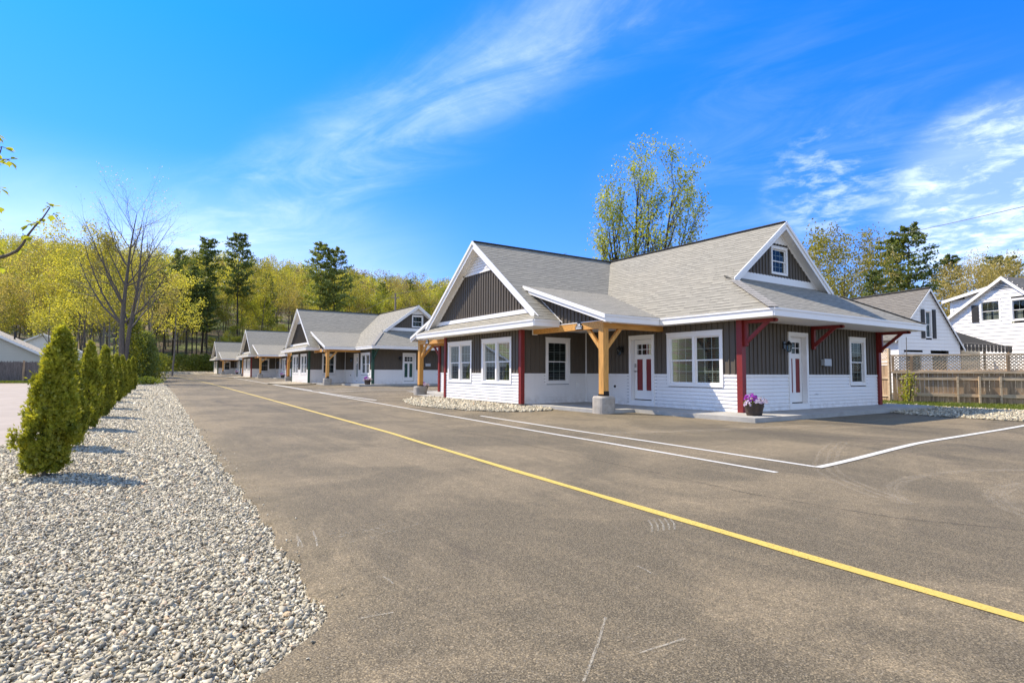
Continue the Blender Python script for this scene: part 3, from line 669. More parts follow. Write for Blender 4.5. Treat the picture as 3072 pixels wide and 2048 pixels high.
def door(root, fr, s0, s1, z0, z1, rec=.12, flip=False):
    tw = .10; mb = MB()
    zt = z0 + .14
    mb.fbox(fr, s0, s1, -.01, .035, z1 - .11, z1); mb.fbox(fr, s0, s0 + tw, -.01, .032, zt, z1 - .11); mb.fbox(fr, s1 - tw, s1, -.01, .032, zt, z1 - .11)
    mb.fbox(fr, s0, s1, -.01, .030, z0 - .02, zt)
    mb.fbox(fr, s0 + tw - .02, s0 + tw, -rec, -.01, zt, z1 - .11); mb.fbox(fr, s1 - tw, s1 - tw + .02, -rec, -.01, zt, z1 - .11); mb.fbox(fr, s0 + tw, s1 - tw, -rec, -.01, z1 - .13, z1 - .11)
    mb.fbox(fr, s0 + tw, s1 - tw, -rec, .02, zt - .03, zt + .001)
    D = mb.build('door', M['trim'], root)
    a, b, c, d = s0 + tw + .004, s1 - tw - .004, zt + .03, z1 - .135
    W_ = b - a; H = d - c; g0, g1 = d - .13 - .34, d - .13; ga, gb = a + .10, b - .10
    leaf = MB(); o0, o1 = -rec - .04, -rec
    p0, p1 = c + .27, g0 - .13; m_ = (a + b) / 2
    # leaf built as stiles and rails around lights and the two recessed panels
    leaf.fbox(fr, a, ga, o0, o1, c, d); leaf.fbox(fr, gb, b, o0, o1, c, d); leaf.fbox(fr, ga, gb, o0, o1, g1, d); leaf.fbox(fr, ga, gb, o0, o1, p1, g0); leaf.fbox(fr, ga, gb, o0, o1, c, p0); leaf.fbox(fr, m_ - .07, m_ + .07, o0, o1, p0, p1)
    L = leaf.build('door_leaf', M['trim'], D)
    gl = MB(); gl.poly([fr(ga, o1 - .015, g0), fr(gb, o1 - .015, g0), fr(gb, o1 - .015, g1), fr(ga, o1 - .015, g1)])
    gl.build('door_glass', M['glass'], D)
    mu = MB()
    for k in (1, 2): x = ga + (gb - ga) * k / 3; mu.fbox(fr, x - .009, x + .009, o1 - .02, o1 - .003, g0, g1)
    zc = (g0 + g1) / 2; mu.fbox(fr, ga, gb, o1 - .02, o1 - .0035, zc - .009, zc + .009)
    for q in ((ga - .004, gb + .004, g1 - .012, g1 + .008), (ga - .004, gb + .004, g0 - .008, g0 + .012)): mu.fbox(fr, q[0], q[1], o1 - .012, o1 + .004, q[2], q[3])
    mu.build('muntin', M['trim'], D)
    for x0, x1 in ((ga, m_ - .07), (m_ + .07, gb)):
        pn = MB(); pn.fbox(fr, x0, x1, o1 - .03, o1 - .014, p0, p1); pn.build('door_panel', M['red'], D)
    bk = MB(); bk.poly([fr(a, o0 - .3, c), fr(b, o0 - .3, c), fr(b, o0 - .3, d), fr(a, o0 - .3, d)])
    hs_ = (b - .05) if flip else (a + .05)
    hd = MB(); hd.fbox(fr, hs_ - .03, hs_ + .03, o1, o1 + .02, c + .98, c + 1.10); q0 = fr(hs_, o1, c + .86); q1 = fr(hs_, o1 + .055, c + .86)
    hd.build('lock', M['chrome'], D); hd = MB(); hd.tube(q0, q1, .03, .028, 10); hd.beam(fr(hs_, o1 + .05, c + .86), fr(hs_ + (-.1 if flip else .1), o1 + .05, c + .86), .02, .02)
    hd.build('handle', M['chrome'], D)
    return D

YC = 17.455
def my(y): return 2 * YC - y
cot = empty('cottage', (12.88, 8.78, 0), 'nearest cottage with brown board gables, red corner posts and grey shingle roof', 'cottage', 'single-storey cottages along the road')
wl, wu = MB(), MB()
ZS, ZB, ZT = .20, 1.17, 2.60
faces = []
# (frame, length, openings windows, doors)
fCD = frame((12.88, 8.78), (0, 1), (-1, 0)); fBC = frame((10.16, 14.79), (1, 0), (0, -1)); fAB = frame((10.16, 14.79), (0, 1), (-1, 0))
fDE = frame((12.88, 8.78), (1, 0), (0, -1)); fBK = frame((20.26, 8.78), (0, 1), (1, 0))
fCDn = frame((12.88, my(8.78)), (0, -1), (-1, 0)); fBCn = frame((10.16, my(14.79)), (1, 0), (0, 1)); fDEn = frame((12.88, my(8.78)), (1, 0), (0, 1))
def wallset(fr, L, wins, doors):
    ops = [(a + .04, b - .04, c + .04, d - .04) for a, b, c, d, *_ in wins] + [(a + .05, b - .05, c - .05, d - .05) for a, b, c, d in doors]
    lap(wl, fr, 0, L, ZS, ZB - .07, [(a, b, c, d) for a, b, c, d in ops])
    for p, q in sub_ranges(0, L, [(a, b) for a, b, c, d in ops]): wl.fbox(fr, p, q, -.005, .02, ZB - .07, ZB)
    boards(wu, fr, 0, L, ZB, ZT, ops)
    for a, b, c, d, n in wins: window(cot, fr, a, b, c, d, n)
cdw = [(.53, 2.42, .82, 2.35, 2)]; cdd = [(2.92, 3.95, .22, 2.36)]
wallset(fCD, 6.01, cdw, cdd); wallset(fCDn, 6.01, cdw, cdd)
bcw = [(.96, 1.98, .82, 2.35, 1)]
wallset(fBC, 2.72, bcw, []); wallset(fBCn, 2.72, bcw, [])
abw = [(.55, 2.46, .81, 2.36, 2), (3.19, 5.08, .81, 2.36, 2)]
wallset(fAB, 5.33, abw, [])
dew = [(5.51, 6.53, .83, 2.34, 1)]; ded = [(2.14, 3.14, .22, 2.36)]
wallset(fDE, 7.38, dew, ded); wallset(fDEn, 7.38, dew, ded)
wallset(fBK, 17.35, [(2, 3.9, .82, 2.35, 2), (13.4, 15.3, .82, 2.35, 2)], [])
for fr, d in ((fCD, cdd[0]), (fCDn, cdd[0]), (fDE, ded[0]), (fDEn, ded[0])): door(cot, fr, *d, flip=(fr is fCD or fr is fDEn))
wl.build('lower_wall', M['vinyl'], cot); wu.build('upper_wall', M['board'], cot)
# the rooms behind the windows
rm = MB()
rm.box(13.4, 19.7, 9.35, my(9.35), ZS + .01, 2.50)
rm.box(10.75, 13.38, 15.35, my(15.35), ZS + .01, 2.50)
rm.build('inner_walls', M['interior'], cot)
# foundation
fd = MB(); fd.box(10.185, 12.9, 14.81, my(14.81), -.4, ZS); fd.box(12.9, 20.24, 8.80, my(8.80), -.4, ZS - .001); fd.build('foundation', M['block'], cot)
# wood sill board under siding on the front gable
# corner posts
for x, y in ((12.80, 8.70), (12.80, my(8.70) - .16), (20.18, 8.70), (20.18, my(8.70) - .16), (10.11, 14.74), (10.11, my(14.74) - .14)):
    mb = MB(); w_ = .16 if x > 10.2 else .14; mb.box(x, x + w_, y, y + w_, ZS, 2.57); mb.build('corner_post', M['red'], cot)
for ya_ in (14.74, my(14.775)): ic = MB(); ic.box(12.83, 12.865, ya_, ya_ + .035, ZS, 2.58); ic.build('inner_corner_trim', M['trim'], cot)
# brackets
def bracket(x, yw, sg):
    mb = MB(); w_ = .09
    mb.box(x - w_ / 2, x + w_ / 2, yw, yw - sg * .09, 1.93, 2.56)
    mb.box(x - w_ / 2 + .003, x + w_ / 2 - .003, yw - sg * .09, yw - sg * .86, 2.47, 2.557)
    mb.tube((x - w_ / 2 + .003, yw - sg * .86, 2.513), (x + w_ / 2 - .003, yw - sg * .86, 2.513), .0435, .0435, 10)
    mb.beam((x, yw - sg * .05, 1.99), (x, yw - sg * .66, 2.50), w_ - .02, .085, (1, 0, 0) if False else (0, 0, 1))
    mb.tube((x - w_ / 2 + .003, yw - sg * .045, 1.93), (x + w_ / 2 - .003, yw - sg * .045, 1.93), .043, .043, 10)
    return mb.build('bracket', M['red'], cot)
for x in (12.92, 16.25, 20.25):
    for yw, sg in ((8.70, 1), (my(8.70), -1)): bracket(x, yw if x != 16.25 else (8.765 if sg == 1 else my(8.765)), sg)

# roof
SLP = .75; RX, RZ = 16.57, 5.89; EX = 12.40; EZ = RZ - SLP * (RX - EX)
def mz(x): return RZ - SLP * abs(x - RX)
def wz(y): return RZ - SLP * abs(y - YC)
EY = YC - (RZ - EZ) / SLP; GY = 9.67; HS = .519; hz = lambda y: EZ + HS * (y - 7.57); GX = RX - (RZ - hz(GY)) / SLP
rf = MB()
for s_ in (0, 1):
    Y = (lambda y: y) if s_ == 0 else my
    # slopes facing the road / the back
    rf.slope([(EX, Y(7.57), EZ), (GX, Y(GY), mz(GX)), (RX, Y(GY), RZ), (RX, YC, RZ), (EX, Y(EY), EZ)], (0, 1, 0))
    rf.slope([(2 * RX - EX, Y(7.57), EZ), (2 * RX - GX, Y(GY), mz(GX)), (RX, Y(GY), RZ), (RX, YC, RZ), (2 * RX - EX, YC, EZ)], (0, 1, 0))
    g2 = 9.98; gx2 = RX - (RZ - hz(g2)) / SLP + .0
    rf.slope([(EX, Y(7.57), EZ), (2 * RX - EX, Y(7.57), EZ), (2 * RX - GX, Y(GY), hz(GY)), (2 * RX - GX - .05, Y(g2), hz(g2)), (GX + .05, Y(g2), hz(g2)), (GX, Y(GY), hz(GY))], (1, 0, 0))
    # front wing slopes
    rf.slope([(9.87, YC, RZ), (RX, YC, RZ), (EX, Y(EY), EZ), (9.57, Y(EY), EZ), (9.87, Y(EY + .40), EZ + .30)], (1, 0, 0))
rf.slope([(9.57, EY, EZ), (9.57, my(EY), EZ), (9.87, my(EY + .40), EZ + .155), (10.17, my(EY + .75), EZ + .31), (10.17, EY + .75, EZ + .31), (9.87, EY + .40, EZ + .155)], (0, 1, 0))
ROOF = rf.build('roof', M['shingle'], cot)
cp = MB()
cp.beam((RX, GY - .02, RZ + .012), (RX, my(GY) + .02, RZ + .008), .18, .022); cp.beam((9.85, YC, RZ + .008), (RX, YC, RZ + .008), .18, .022)
cp.build('ridge_cap', M['cap'], ROOF)
for s_ in (0, 1):
    Y = (lambda y: y) if s_ == 0 else my
    for xa, xb in ((EX, GX), (2 * RX - EX, 2 * RX - GX)):
        a = Vector((xa, Y(7.57), EZ + .012)); b = Vector((xb, Y(GY), hz(GY) + .012)); n = 14; hp = MB()
        for k in range(n - 1):
            p = a.lerp(b, k / n); q = a.lerp(b, (k + 1) / n); hp.beam(p + Vector((0, 0, .004)), q - Vector((0, 0, .004)), .24, .016)
        hp.build('hip_cap', M['capl'], ROOF)
# porch roofs
CS = .322; cz = lambda y: EZ + CS * (y - 11.05); YT = 14.95
for s_ in (0, 1):
    Y = (lambda y: y) if s_ == 0 else my
    pr = MB(); pr.slope([(10.28, Y(11.05), EZ), (EX + .02, Y(11.05), EZ + .012), (14.05, Y(YT), cz(YT) + .0), (10.28, Y(YT), cz(YT))], (1, 0, 0))
    PR = pr.build('porch_roof', M['shingle'], cot)
    rk = MB()
    def rkb(x0, x1, t, b, y0, y1):
        rk.hexa([(x0, Y(y0), cz(y0) - b), (x1, Y(y0), cz(y0) - b), (x1, Y(y1), cz(y1) - b), (x0, Y(y1), cz(y1) - b), (x0, Y(y0), cz(y0) - t), (x1, Y(y0), cz(y0) - t), (x1, Y(y1), cz(y1) - t), (x0, Y(y1), cz(y1) - t)])
    rkb(10.245, 10.28, -.01, .10, 11.02, 14.86); rkb(10.28, 10.31, .05, .20, 11.03, 14.6)
    rkb(10.50, 10.54, .12, .24, 11.08, 14.3); rkb(10.31, 10.50, .13, .15, 11.06, 14.5)
    rk.box(10.30, 10.55, Y(11.05), Y(11.13), EZ - .19, EZ - .03)
    rk.build('porch_rake', M['trim'], PR)
    tw_ = MB(); yA, yB = 11.13, 14.9
    fr = frame((10.53, Y(yA)), (0, 1 if s_ == 0 else -1), (-1, 0))
    bt = lambda s: max(2.622, wz(yA + s) - .02); tp = lambda s: cz(yA + s) - .13
    boards(tw_, fr, 0, yB - yA - .3, 2.62, 4, (), .165, tp, bt)
    tw_.build('porch_gable', M['board'], cot)
    fl = MB(); ya = YC - (RZ - 2.66) / SLP
    fl.beam((10.52, Y(13.15), wz(13.15) + .03), (10.52, Y(14.5), wz(14.5) + .03), .03, .02); fl.build('flashing', M['trim'], PR)
    # timber frame
    bm = MB(); bm.box(10.50, 10.66, Y(11.35), Y(14.62), 2.42, 2.62); B = bm.build('porch_beam', M['wood'], cot)
    bc_ = MB(); bc_.box(10.485, 10.675, Y(14.62), Y(14.66), 2.40, 2.60); bc_.box(10.49, 10.67, Y(11.40), Y(14.6), 2.62, 2.64); bc_.build('beam_cap', M['trim'], B)
    bm = MB(); bm.box(10.66, 12.88, Y(11.35), Y(11.51), 2.42, 2.619); bm.build('porch_beam', M['wood'], cot)
    ps = MB(); ps.box(10.50, 10.69, Y(11.352), Y(11.542), .62, 2.42); ps.build('porch_post', M['woodv'], cot)
    for a, b in (((10.595, Y(11.54), 1.86), (10.595, Y(12.07), 2.44)), ((10.68, Y(11.447), 1.86), (11.22, Y(11.447), 2.44))):
        br = MB(); br.beam(a, b, .085, .10, (0, 0, 1)); br.build('brace', M['woodv'], cot)
    sb = MB(); sb.box(10.49, 10.70, Y(11.342), Y(11.552), .57, .62); sb.box(10.50, 10.69, Y(11.338), Y(11.342), .62, .70); sb.build('post_shoe', M['metal_dk'], cot)
    ft = MB(); ft.lathe((10.595, Y(11.447), 0), [(.27, -.2), (.27, .52), (.25, .56), (.10, .565)], 28, 3.2); ft.build('post_footing', M['concrete_dk'], cot, smooth=False)
# fascia along the eaves
fa = MB(); t_ = .03; z0, z1 = EZ - .20, EZ - .0
def run(x0, y0, x1, y1, za=z0, zb=z1):
    # board outside the line, axis aligned
    if abs(x0 - x1) < 1e-6: fa.box(x0 - t_ / 2, x0 + t_ / 2, min(y0, y1), max(y0, y1), za, zb - .05); fa.box(x0 - t_ / 2 - .02, x0 + t_ / 2 + .02, min(y0, y1) - .0, max(y0, y1), zb - .05, zb - .006)
    else: fa.box(min(x0, x1), max(x0, x1), y0 - t_ / 2, y0 + t_ / 2, za, zb - .05); fa.box(min(x0, x1), max(x0, x1), y0 - t_ / 2 - .02, y0 + t_ / 2 + .02, zb - .05, zb - .006)
for s_ in (0, 1):
    Y = (lambda y: y) if s_ == 0 else my
    run(EX - .001, Y(7.57), 2 * RX - EX, Y(7.57)); run(EX, Y(7.59), EX, Y(11.03)); run(2 * RX - EX, Y(7.59), 2 * RX - EX, YC)
    run(10.285, Y(11.05), EX - .02, Y(11.05)); run(9.57, Y(EY), 10.52, Y(EY))
run(9.57, EY + .02, 9.57, my(EY) - .02)
fa.build('fascia', M['trim'], cot)
sf = MB()
ZF = EZ - .195
def srect(x0, x1, y0, y1): sf.poly([(x0, y0, ZF), (x0, y1, ZF), (x1, y1, ZF), (x1, y0, ZF)])
for s_ in (0, 1):
    Y = (lambda y: y) if s_ == 0 else my
    a = sorted
    srect(EX, 2 * RX - EX, *a((Y(7.57), Y(8.80)))); srect(EX, 12.9, *a((Y(8.80), Y(11.05)))); srect(20.24, 2 * RX - EX, *a((Y(8.80), YC)))
    srect(10.66, 12.9, *a((Y(11.51), Y(14.80)))); srect(10.30, 12.9, *a((Y(11.05), Y(11.35)))); srect(9.57, 10.50, *a((Y(EY), Y(14.82))))
srect(9.57, 10.18, 14.82, my(14.82))
sf.build('soffit', M['soffit'], cot)
# front gable
gb = MB(); gw = MB(); gx_ = 10.16
fg = frame((gx_, YC), (0, 1), (-1, 0))
tp = lambda s: min(4.77, RZ - SLP * abs(s) - .05)
boards(gb, fg, -3.75, 3.75, 3.03, 4.77, (), .165, tp)
lap(gw, fg, -1.5, 1.5, 4.80, 5.8, (), .105, rng=lambda z: (-(RZ - z) / SLP + .05, (RZ - z) / SLP - .05))
gb.build('gable_wall', M['board'], cot)
# white apex, base band, rake boards
def rake(mb, x0, x1, yy, zz, d0, d1, ax):
    pass
tr = MB()
tr.box(10.12, 10.15, YC - 1.36, YC + 1.36, 4.765, 4.81); tr.box(10.10, 10.15, EY + .76, my(EY + .76), EZ + .30, EZ + .44)
def rk2(mb, pa, pb, dx, dep0, dep1):
    """board of horizontal thickness vector dx hanging below the line pa-pb"""
    pa = Vector(pa); pb = Vector(pb); dx = Vector(dx); u0 = Vector((0, 0, dep0)); u1 = Vector((0, 0, dep1))
    mb.hexa([pa - u1, pa + dx - u1, pb + dx - u1, pb - u1, pa - u0, pa + dx - u0, pb + dx - u0, pb - u0])
for sg in (-1, 1):
    e = 4.02
    P0 = (9.85, YC + sg * 0.0, RZ); P1 = (9.85, YC + sg * e, RZ - SLP * e)
    rk2(tr, P0, P1, (-.035, 0, 0), -.015, .10); rk2(tr, (9.87, P0[1], P0[2]), (9.87, P1[1], P1[2]), (-.018, 0, 0), .08, .26)
    rk2(tr, (9.88, P0[1], P0[2]), (9.88, P1[1], P1[2]), (.27, 0, 0), .20, .215)
    rk2(tr, (10.15, YC, RZ), (10.15, YC + sg * 3.75, RZ - SLP * 3.75), (-.03, 0, 0), .20, .29)
gwo = gw.build('gable_peak', M['vinyl'], cot)
tr.build('rake_board', M['trim'], cot)
# side gablets over the hip skirts
for s_ in (0, 1):
    Y = (lambda y: y) if s_ == 0 else my; nd = -1 if s_ == 0 else 1
    fr = frame((RX, Y(9.95)), (1, 0), (0, nd))
    g = MB(); tp = lambda s: min(5.26, RZ - SLP * abs(s) - .05)
    op = [(-.38, .50, 4.30, 5.14)]
    boards(g, fr, -2.3, 2.3, 4.20, 5.26, op, .165, tp); g.build('gable_wall', M['board'], cot)
    t2 = MB()
    t2.poly([fr(-2.44, .012, 3.95), fr(2.44, .012, 3.95), fr(2.16, .012, 4.21), fr(-2.16, .012, 4.21)]); t2.poly([fr(-.76, .012, 5.25), fr(.76, .012, 5.25), fr(0, .012, 5.80)])
    for sg in (-1, 1):
        e = 2.69
        P0 = fr(0, .30, RZ); P1 = fr(sg * e, .30, RZ - SLP * e); dn = (0, nd * .03, 0)
        rk2(t2, P0, P1, dn, -.015, .09); rk2(t2, fr(0, .285, RZ), fr(sg * e, .285, RZ - SLP * e), (0, nd * .014, 0), .07, .23)
        rk2(t2, fr(0, .28, RZ), fr(sg * e, .28, RZ - SLP * e), (0, -nd * .27, 0), .15, .165)
        rk2(t2, fr(0, .0, RZ), fr(sg * 2.35, .0, RZ - SLP * 2.35), (0, nd * .025, 0), .14, .26)
    t2.build('rake_board', M['trim'], cot)
    window(cot, fr, -.38, .50, 4.28, 5.16, 1, False, 3, 2, tw=.06, th=.07)
    ib = MB(); ib.box(RX - .7, RX + .7, Y(10.4), Y(10.5), 4.05, 5.22); ib.build('inner_walls', M['interior'], cot)
# wall fittings
def lantern(fr, s, z):
    mb = MB(); mb.fbox(fr, s - .055, s + .055, .01, .035, z - .10, z + .10)
    mb.tube(fr(s, .03, z + .02), fr(s, .16, z + .08), .012, .012, 6); c = fr(s, .16, z)
    mb.lathe((c[0], c[1], z - .18), [(.01, .30), (.03, .27), (.10, .20), (.085, .19), (.07, .18)][::-1], 8)
    for k in range(6):
        a = k * math.pi / 3; mb.tube((c[0] + .07 * math.cos(a), c[1] + .07 * math.sin(a), z), (c[0] + .05 * math.cos(a), c[1] + .05 * math.sin(a), z - .17), .006, .006, 4)
    mb.lathe((c[0], c[1], z - .20), [(.02, 0), (.055, .02), (.055, .035)], 8)
    L = mb.build('lantern', M['black'], cot); g = MB(); g.lathe((c[0], c[1], z - .165), [(.045, 0), (.062, .16)], 6); g.build('lantern_glass', M['glass'], L)
lantern(fDE, 1.93, 1.98); lantern(fDEn, 1.93, 1.98); lantern(fCD, 4.25, 1.95); lantern(fCDn, 4.25, 1.95)
mb = MB(); mb.fbox(fDE, 3.87, 4.22, 0, .10, 1.44, 1.62); mb.fbox(fDE, 3.85, 4.24, .10, .115, 1.43, 1.635); mb.build('meter_box', M['greybox'], cot)
for fr in (fCD, fCDn):
    mb = MB(); mb.fbox(fr, 4.49, 4.65, .012, .03, .69, .84); V_ = mb.build('vent_plate', M['trim'], cot)
    mb = MB(); mb.tube(fr(4.57, .03, .765), fr(4.57, .055, .765), .045, .04, 12); mb.build('vent_pipe', M['black'], V_)
mb = MB(); mb.fbox(fBC, 2.26, 2.38, .01, .04, .70, .88); mb.build('outlet_box', M['vinyl'], cot)
mb = MB(); mb.fbox(fDE, 3.42, 3.66, .014, .022, .60, .61); mb.tube(fDE(3.5, .01, .62), fDE(3.6, .03, .60), .01, .01, 5); mb.build('pipe_stub', M['greybox'], cot)

# concrete walk
def walkway(dx, dy, dz):
    P = [(11.55, 7.55), (21.2, 7.55), (21.2, 8.9), (12.9, 8.9), (12.9, 14.85), (10.33, 14.85), (10.33, 13.1), (10.40, 11.25), (11.5, 11.2)]
    def ext(P, mb):
        P = [(x + dx, y + dy) for x, y in P]
        mb.poly([(x, y, ZS - .002 + dz) for x, y in P])
        for k in range(len(P)): a = P[k]; b = P[(k + 1) % len(P)]; mb.poly([(*a, -.2 + dz), (*b, -.2 + dz), (*b, ZS - .002 + dz), (*a, ZS - .002 + dz)])
    mb = MB(); ext(P, mb); tag(mb.build('concrete_walkway', M['concrete'], origin=(12.88 + dx, 8.78 + dy, dz)), kind='structure')
    mb = MB(); ext([(x, my(y)) for x, y in P][::-1], mb); tag(mb.build('concrete_walkway', M['concrete'], origin=(12.88 + dx, 8.78 + dy, dz)), kind='structure')

# number signs and tubs of flowers
def make_sign(y, txt):
    root = empty('number_sign', (10.5, y, 2.43), 'x', 'sign', 'number signs on the porch beams')
    pts = [(-.15, -.02), (.15, -.02), (.15, .10)] + [(.095 * math.cos(R(a)), .10 + .115 * math.sin(R(a))) for a in range(0, 181, 15)] + [(-.15, .10)]
    mb = MB(); A = [(10.475, y - a, 2.45 + b) for a, b in pts]; B_ = [(10.497, y - a, 2.45 + b) for a, b in pts]
    mb.poly(A); mb.poly(B_[::-1])
    for k in range(len(A)): k2 = (k + 1) % len(A); mb.poly([A[k], B_[k], B_[k2], A[k2]])
    mb.build('sign_board', M['black'], root)
    cu = bpy.data.curves.new('sign_text', 'FONT'); cu.body = txt; cu.size = .125; cu.extrude = .002; cu.align_x = 'CENTER'; cu.offset = .002
    to = bpy.data.objects.new('tmp', cu); col.objects.link(to)
    dg = bpy.context.evaluated_depsgraph_get(); me = bpy.data.meshes.new_from_object(to.evaluated_get(dg)); bpy.data.objects.remove(to)
    me.materials.append(M['white_letter'])
    no = bpy.data.objects.new('sign_number', me); col.objects.link(no); no.parent = root
    no.rotation_euler = (R(90), 0, R(-90)); no.location = (-.028, 0, .082)
    mb = MB(); rg = random.Random(3)
    yy = y + .125
    while yy > y - .12:
        l = rg.uniform(.012, .03); mb.box(10.472, 10.4745, yy, yy - l, 2.45, 2.45 + rg.uniform(.028, .045)); yy -= l + rg.uniform(.006, .014)
    mb.box(10.472, 10.4745, y + .13, y + .085, 2.515, 2.53); mb.box(10.472, 10.4745, y - .085, y - .13, 2.515, 2.53)
    mb.build('sign_lettering', M['white_letter'], root)
    return root
def make_tub(x, y, z):
    root = empty('flower_tub', (x, y, z), 'x', 'flower tub', 'barrel tubs of petunias on the walkways')
    mb = MB(); mb.lathe((x, y, z), [(.17, 0), (.185, .06), (.19, .062), (.193, .10), (.19, .102), (.215, .20), (.222, .202), (.225, .235), (.218, .237), (.235, .32), (.215, .32), (.205, .27)], 24); mb.build('tub', M['barrel'], root)
    mb = MB(); mb.lathe((x, y, z + .25), [(.205, 0), (.2, .02), (.05, .05)], 16); mb.build('soil', M['soil'], root)
    rng = np.random.default_rng(5)
    def petals(n, cx, cy, cz_, sx, sy, sz, size):
        u_ = rng.normal(size=(n, 3)); u_ /= np.linalg.norm(u_, axis=1)[:, None]; u_[:, 2] = np.abs(u_[:, 2]); C = u_ * np.array([sx, sy, sz]) * rng.uniform(.8, 1.05, (n, 1)) + np.array([cx, cy, cz_])
        V = []; Q = []; k = 0
        for c, d in zip(C, u_):
            d = Vector(d); a = d.orthogonal().normalized(); b = d.cross(a); s_ = size * rng.uniform(.8, 1.2)
            for j in range(5):
                t = j * 1.2566 + .3; e1 = a * math.cos(t) + b * math.sin(t); e2 = a * math.cos(t + .62) + b * math.sin(t + .62); e0 = a * math.cos(t - .62) + b * math.sin(t - .62); cc = Vector(c)
                V += [tuple(cc), tuple(cc + e0 * s_ * .75 + d * s_ * .25), tuple(cc + e1 * s_ + d * s_ * .35), tuple(cc + e2 * s_ * .75 + d * s_ * .25)]; Q.append((k, k + 1, k + 2, k + 3)); k += 4
        return V, Q
    V, Q = petals(70, -.07, .02, .36, .17, .16, .15, .032); np_mesh('purple_flowers', V, Q, M['petal_p'], root)
    V, Q = petals(120, .03, -.04, .30, .27, .25, .13, .030); np_mesh('pale_flowers', V, Q, M['petal_w'], root)
    V, Q = petals(25, -.22, .02, .24, .09, .1, .1, .03); np_mesh('trailing_flowers', V, Q, M['petal_w'], root)
    n = 420; u_ = rng.normal(size=(n, 3)); u_ /= np.linalg.norm(u_, axis=1)[:, None]; u_[:, 2] = np.abs(u_[:, 2])
    V, Q = leaf_arr(rng, u_ * np.array([.25, .23, .17]) * rng.uniform(.5, .98, (n, 1)) + np.array([0, 0, .27]), .035); np_mesh('foliage', V, Q, M['cedar'], root)
    return root
sg1 = make_sign(12.35, '28'); sg1['label'] = 'black arched number 28 sign on the timber beam beside the nearest porch post'
tub = make_tub(12.28, 8.05, ZS); tub['label'] = 'barrel tub of purple and white petunias at the near corner of the first cottage'
link_kids()
s2 = copy_tree(sg1); s2.location.y += my(12.35) - 12.35; s2['label'] = 'black arched sign on the far porch beam of the nearest cottage, left of its gable'
t2 = copy_tree(tub); t2.location = (12.3, my(8.1), ZS); t2['label'] = 'tub of pale petunias partly hidden behind the far porch footing of the nearest cottage'
swapG = {'barn_red_paint': M['green']}
OFF = [(0.311, 28.186, .171, .004, True, 'second cottage, with dark green corner posts and green door panels', 'flower tub by the green corner post of the second cottage', 'dark sign on the porch beam of the second cottage'),
       (0.844, 57.215, .325, .010, False, 'third cottage, smaller in view, with red corner posts', 'flower tub on the walk of the third cottage', 'dark sign on the porch beam of the third cottage'),
       (1.219, 94.528, .549, .010, True, 'farthest cottage beside the woods, with dark green trim', 'flower tub in front of the farthest cottage', 'dark sign on the porch beam of the farthest cottage')]
walkway(0, 0, 0)
for dx, dy, dz_, a, grn, lb, lt, ls in OFF:
    c = copy_tree(cot, None, swapG if grn else None); c.location = (12.88 + dx, 8.78 + dy, dz_); c.rotation_euler.z = a; c['label'] = lb
    t = copy_tree(tub); t.location = (12.28 + dx, 8.05 + dy, ZS + dz_); t['label'] = lt
    s = copy_tree(sg1); s.location = (10.5 + dx - a * (12.35 - 8.78), 12.35 + dy - a * 2.38, 2.43 + dz_); s.rotation_euler.z = a; s['label'] = ls
    walkway(dx, dy, dz_)
    poly_sheet('gravel_bed', [(x + dx, y + dy) for x, y in GW], 0.06, M['gravel'])

# ---------------------------------------------------------------- right: fence and houses
FA = Vector((24.75, 10.2)); FB = Vector((26.6, 5.6)); fd_ = (FB - FA).normalized()
FD = fd_; FN = Vector((fd_.y, -fd_.x)); FN = FN if FN.dot(-FA) > 0 else -FN
FR0 = empty('lattice_fence', (FA.x, FA.y, .08), 'weathered board fence with grey lattice panels along the top', 'fence')
ff = frame(tuple(FA), tuple(fd_), tuple(FN)); FL = 13.0; zb = .08
rg = random.Random(8)
mb = MB(); s = 0.0
while s < FL:
    w_ = rg.uniform(.13, .16); mb.fbox(ff, s, s + w_ - .006, -.02 + rg.uniform(-.006, .006), .004, zb + .05 + rg.uniform(0, .03), 1.24); s += w_
mb.build('fence_boards', M['fencewood'], FR0)
mb = MB()
for z0_, z1_ in ((.98, 1.09), (.36, .48)): mb.fbox(ff, .2, FL, .006, .05, z0_, z1_)
mb.fbox(ff, -.05, FL, -.05, .08, 1.23, 1.31); mb.fbox(ff, -.05, FL, -.03, .035, 1.90, 1.955); mb.fbox(ff, 0, FL, -.02, .012, 1.31, 1.36)
mb.build('fence_rail', M['fencerail'], FR0)
for s, ww in ((.62, .09), (2.0, .06), (2.62, .055), (3.22, .06), (5.6, .08), (7.2, .06), (8.8, .08), (10.4, .08)):
    mb = MB(); mb.fbox(ff, s - ww / 2, s + ww / 2, .05, .05 + (.22 if s in (.62, 2.62) else .08), zb, 1.12); mb.build('fence_post', M['fencerail'], FR0)
for s in (0.02, .62, 3.45, 6.3, 9.1, 12):
    mb = MB(); mb.fbox(ff, s - .05, s + .05, -.03, .05, 1.31, 1.90); mb.build('fence_post', M['fencewood'], FR0)
